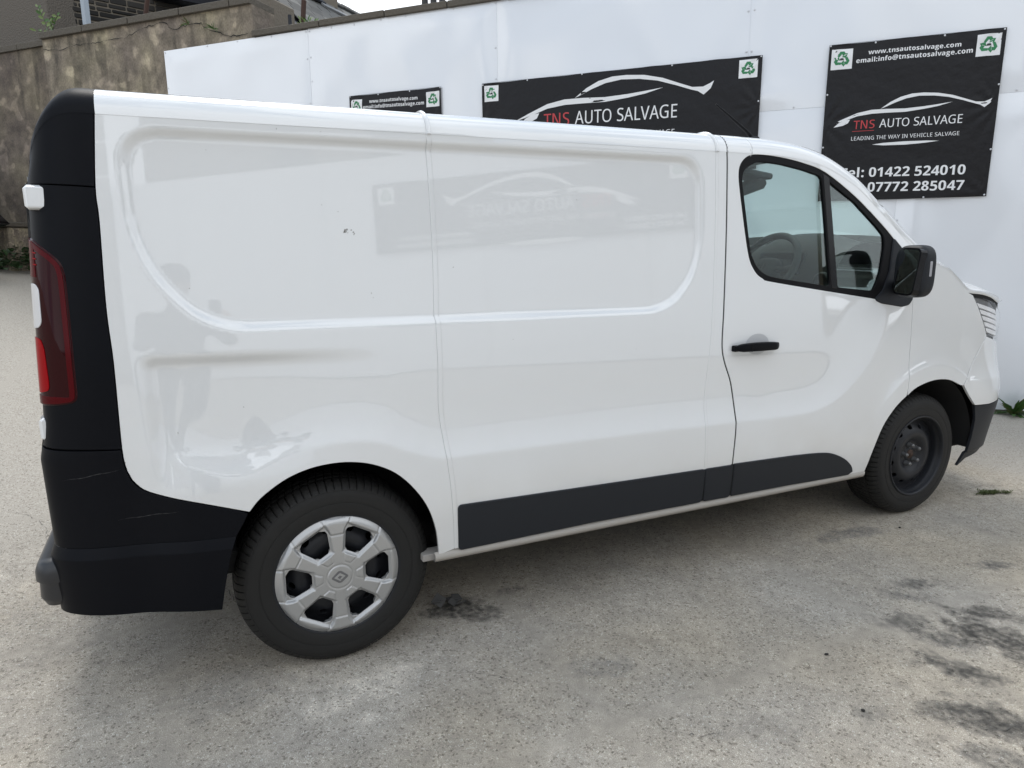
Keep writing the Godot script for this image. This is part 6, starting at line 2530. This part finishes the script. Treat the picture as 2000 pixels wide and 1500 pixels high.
# a body as one skin: tapered capsules joined smoothly on a grid, meshed by surface nets
func body_mesh(bones: Array, cell: float, soft: float) -> MB:
	var lo := Vector3(1e9, 1e9, 1e9)
	var hi := -lo
	for b in bones:
		var r := maxf(b[2], b[3]) + soft + cell * 2.0
		for k in 2:
			lo = lo.min(b[k] - Vector3(r, r, r))
			hi = hi.max(b[k] + Vector3(r, r, r))
	var n := Vector3i(((hi - lo) / cell).ceil()) + Vector3i.ONE
	var f := PackedFloat32Array()
	f.resize(n.x * n.y * n.z)
	f.fill(1.0)
	for b in bones:
		var pa: Vector3 = b[0]
		var d: Vector3 = b[1] - pa
		var l2 := maxf(d.length_squared(), 1e-9)
		var r := maxf(b[2], b[3]) + soft + cell * 1.5
		var a0 := Vector3i(((pa.min(b[1]) - Vector3(r, r, r) - lo) / cell).floor()).clamp(Vector3i.ZERO, n - Vector3i.ONE)
		var a1 := Vector3i(((pa.max(b[1]) + Vector3(r, r, r) - lo) / cell).ceil()).clamp(Vector3i.ZERO, n - Vector3i.ONE)
		for z in range(a0.z, a1.z + 1):
			for y in range(a0.y, a1.y + 1):
				for x in range(a0.x, a1.x + 1):
					var p := lo + Vector3(x, y, z) * cell
					var t := clampf((p - pa).dot(d) / l2, 0.0, 1.0)
					var v := (p - pa - d * t).length() - lerpf(b[2], b[3], t)
					var k := (z * n.y + y) * n.x + x
					var h := maxf(soft - absf(f[k] - v), 0.0) / soft
					f[k] = minf(f[k], v) - h * h * soft * 0.25
	var mb := MB.new()
	var id := {}
	var step := [1, n.x, n.x * n.y]
	for z in n.z - 1:
		for y in n.y - 1:
			for x in n.x - 1:
				var k := (z * n.y + y) * n.x + x
				var sum := Vector3.ZERO
				var c := 0
				for e in 12:
					var ax := e / 4
					var o1: int = step[(ax + 1) % 3] * (e & 1)
					var o2: int = step[(ax + 2) % 3] * ((e >> 1) & 1)
					var i0 := k + o1 + o2
					var i1: int = i0 + step[ax]
					if (f[i0] < 0.0) != (f[i1] < 0.0):
						var q := Vector3(x, y, z)
						q[(ax + 1) % 3] += e & 1
						q[(ax + 2) % 3] += (e >> 1) & 1
						q[ax] += f[i0] / (f[i0] - f[i1])
						sum += q
						c += 1
				if c:
					var g := Vector3(f[k + 1] - f[k], f[k + n.x] - f[k], f[k + n.x * n.y] - f[k]).normalized()
					id[k] = mb.vert(lo + sum / c * cell, g)
	for k in id:
		for ax in 3:
			if (f[k] < 0.0) != (f[k + step[ax]] < 0.0):
				var s1: int = step[(ax + 1) % 3]
				var s2: int = step[(ax + 2) % 3]
				if id.has(k - s1) and id.has(k - s2) and id.has(k - s1 - s2):
					mb.quad(id[k], id[k - s1], id[k - s1 - s2], id[k - s2])
	return mb


func build_photographer() -> void:
	# stands behind the camera and shows only as a dark reflection in the van's side
	var at := Vector3(-0.62, 0, 2.86)
	var face := Vector3(0.30, 0, -0.954)
	var right := Vector3(0.954, 0, 0.30)
	var P := func(x: float, y: float, z: float) -> Vector3: return at + right * x + Vector3(0, y, 0) + face * z
	var t := thing("person", "person in dark clothes and cap holding a phone, mirrored in the van's side", "person", at)
	var hand := Vector3(-0.33, 1.40, 2.30)
	var bones := [
		[P.call(-0.10, 0.90, 0), P.call(-0.11, 0.50, 0.02), 0.095, 0.065], [P.call(-0.11, 0.50, 0.02), P.call(-0.12, 0.09, -0.02), 0.063, 0.045],
		[P.call(0.10, 0.90, 0), P.call(0.11, 0.50, 0.03), 0.095, 0.065], [P.call(0.11, 0.50, 0.03), P.call(0.13, 0.09, 0.0), 0.063, 0.045],
		[P.call(-0.12, 0.05, -0.05), P.call(-0.15, 0.04, 0.14), 0.045, 0.035], [P.call(0.13, 0.05, -0.03), P.call(0.16, 0.04, 0.16), 0.045, 0.035],
		[P.call(-0.06, 0.98, 0), P.call(0.06, 0.98, 0), 0.13, 0.13], [P.call(0, 1.0, 0), P.call(0, 1.28, 0.02), 0.145, 0.165], [P.call(-0.12, 1.36, 0), P.call(0.12, 1.36, 0), 0.095, 0.095],
		[P.call(0, 1.40, 0), P.call(0, 1.54, 0.03), 0.065, 0.058],
		[P.call(0.20, 1.40, 0.0), P.call(0.28, 1.20, 0.20), 0.062, 0.048], [P.call(0.28, 1.20, 0.20), hand + Vector3(0.05, -0.04, 0.06), 0.046, 0.032],
		[P.call(-0.20, 1.40, 0.0), P.call(-0.27, 1.19, 0.18), 0.062, 0.048], [P.call(-0.27, 1.19, 0.18), hand + Vector3(-0.10, -0.05, 0.07), 0.046, 0.032],
	]
	var mb := body_mesh(bones, 0.026, 0.05)
	put("clothed_body", mb, M.cloth_dark, t)
	mb = body_mesh([[P.call(0, 1.60, 0.04), P.call(0, 1.68, 0.03), 0.078, 0.092], [P.call(0, 1.57, 0.09), P.call(0, 1.60, 0.10), 0.045, 0.05], [P.call(0, 1.635, 0.135), P.call(0, 1.61, 0.142), 0.012, 0.016], [P.call(-0.088, 1.645, 0.03), P.call(-0.088, 1.62, 0.03), 0.016, 0.014], [P.call(0.088, 1.645, 0.03), P.call(0.088, 1.62, 0.03), 0.016, 0.014], [P.call(0, 1.48, 0.02), P.call(0, 1.58, 0.03), 0.055, 0.055]], 0.012, 0.02)
	put("head", mb, M.skin, t)
	mb = MB.new()
	mb.pebble(P.call(0, 1.70, 0.02), Vector3(0.105, 0.085, 0.110), 0.95, Basis(right, Vector3.UP, -face), 24, 14)
	mb.pebble(P.call(0, 1.682, 0.15), Vector3(0.080, 0.010, 0.080), 0.9, Basis(right, Vector3.UP, -face), 20, 8)
	put("cap", mb, M.cloth_dark, t)
	for s in [[1.0, Vector3(0.045, -0.03, 0.055)], [-1.0, Vector3(-0.095, -0.04, 0.06)]]:
		var c: Vector3 = hand + s[1]
		var fingers := [[c, c + Vector3(-0.02 * s[0], 0.03, -0.02), 0.026, 0.022]]
		for k in 4:
			var b0: Vector3 = c + Vector3(-0.012 * s[0], 0.038 - 0.018 * k, -0.018)
			fingers.append([b0, b0 + Vector3(-0.022 * s[0], 0.006, -0.012 + 0.002 * k), 0.009, 0.008])
		fingers.append([c + Vector3(0, 0.02, 0.0), c + Vector3(-0.03 * s[0], 0.045, 0.018), 0.010, 0.009])
		put("hand", body_mesh(fingers, 0.006, 0.008), M.skin, t)
	var ph := thing("mobile_phone", "dark mobile phone held up by the photographer, mirrored in the van's side", "phone", hand)
	mb = MB.new()
	mb.box(hand + Vector3(-0.028, 0.012, 0.025), Vector3(0.075, 0.150, 0.009), 0.004, Basis(right, Vector3.UP, -face))
	put("case", mb, M.gloss_black, ph)
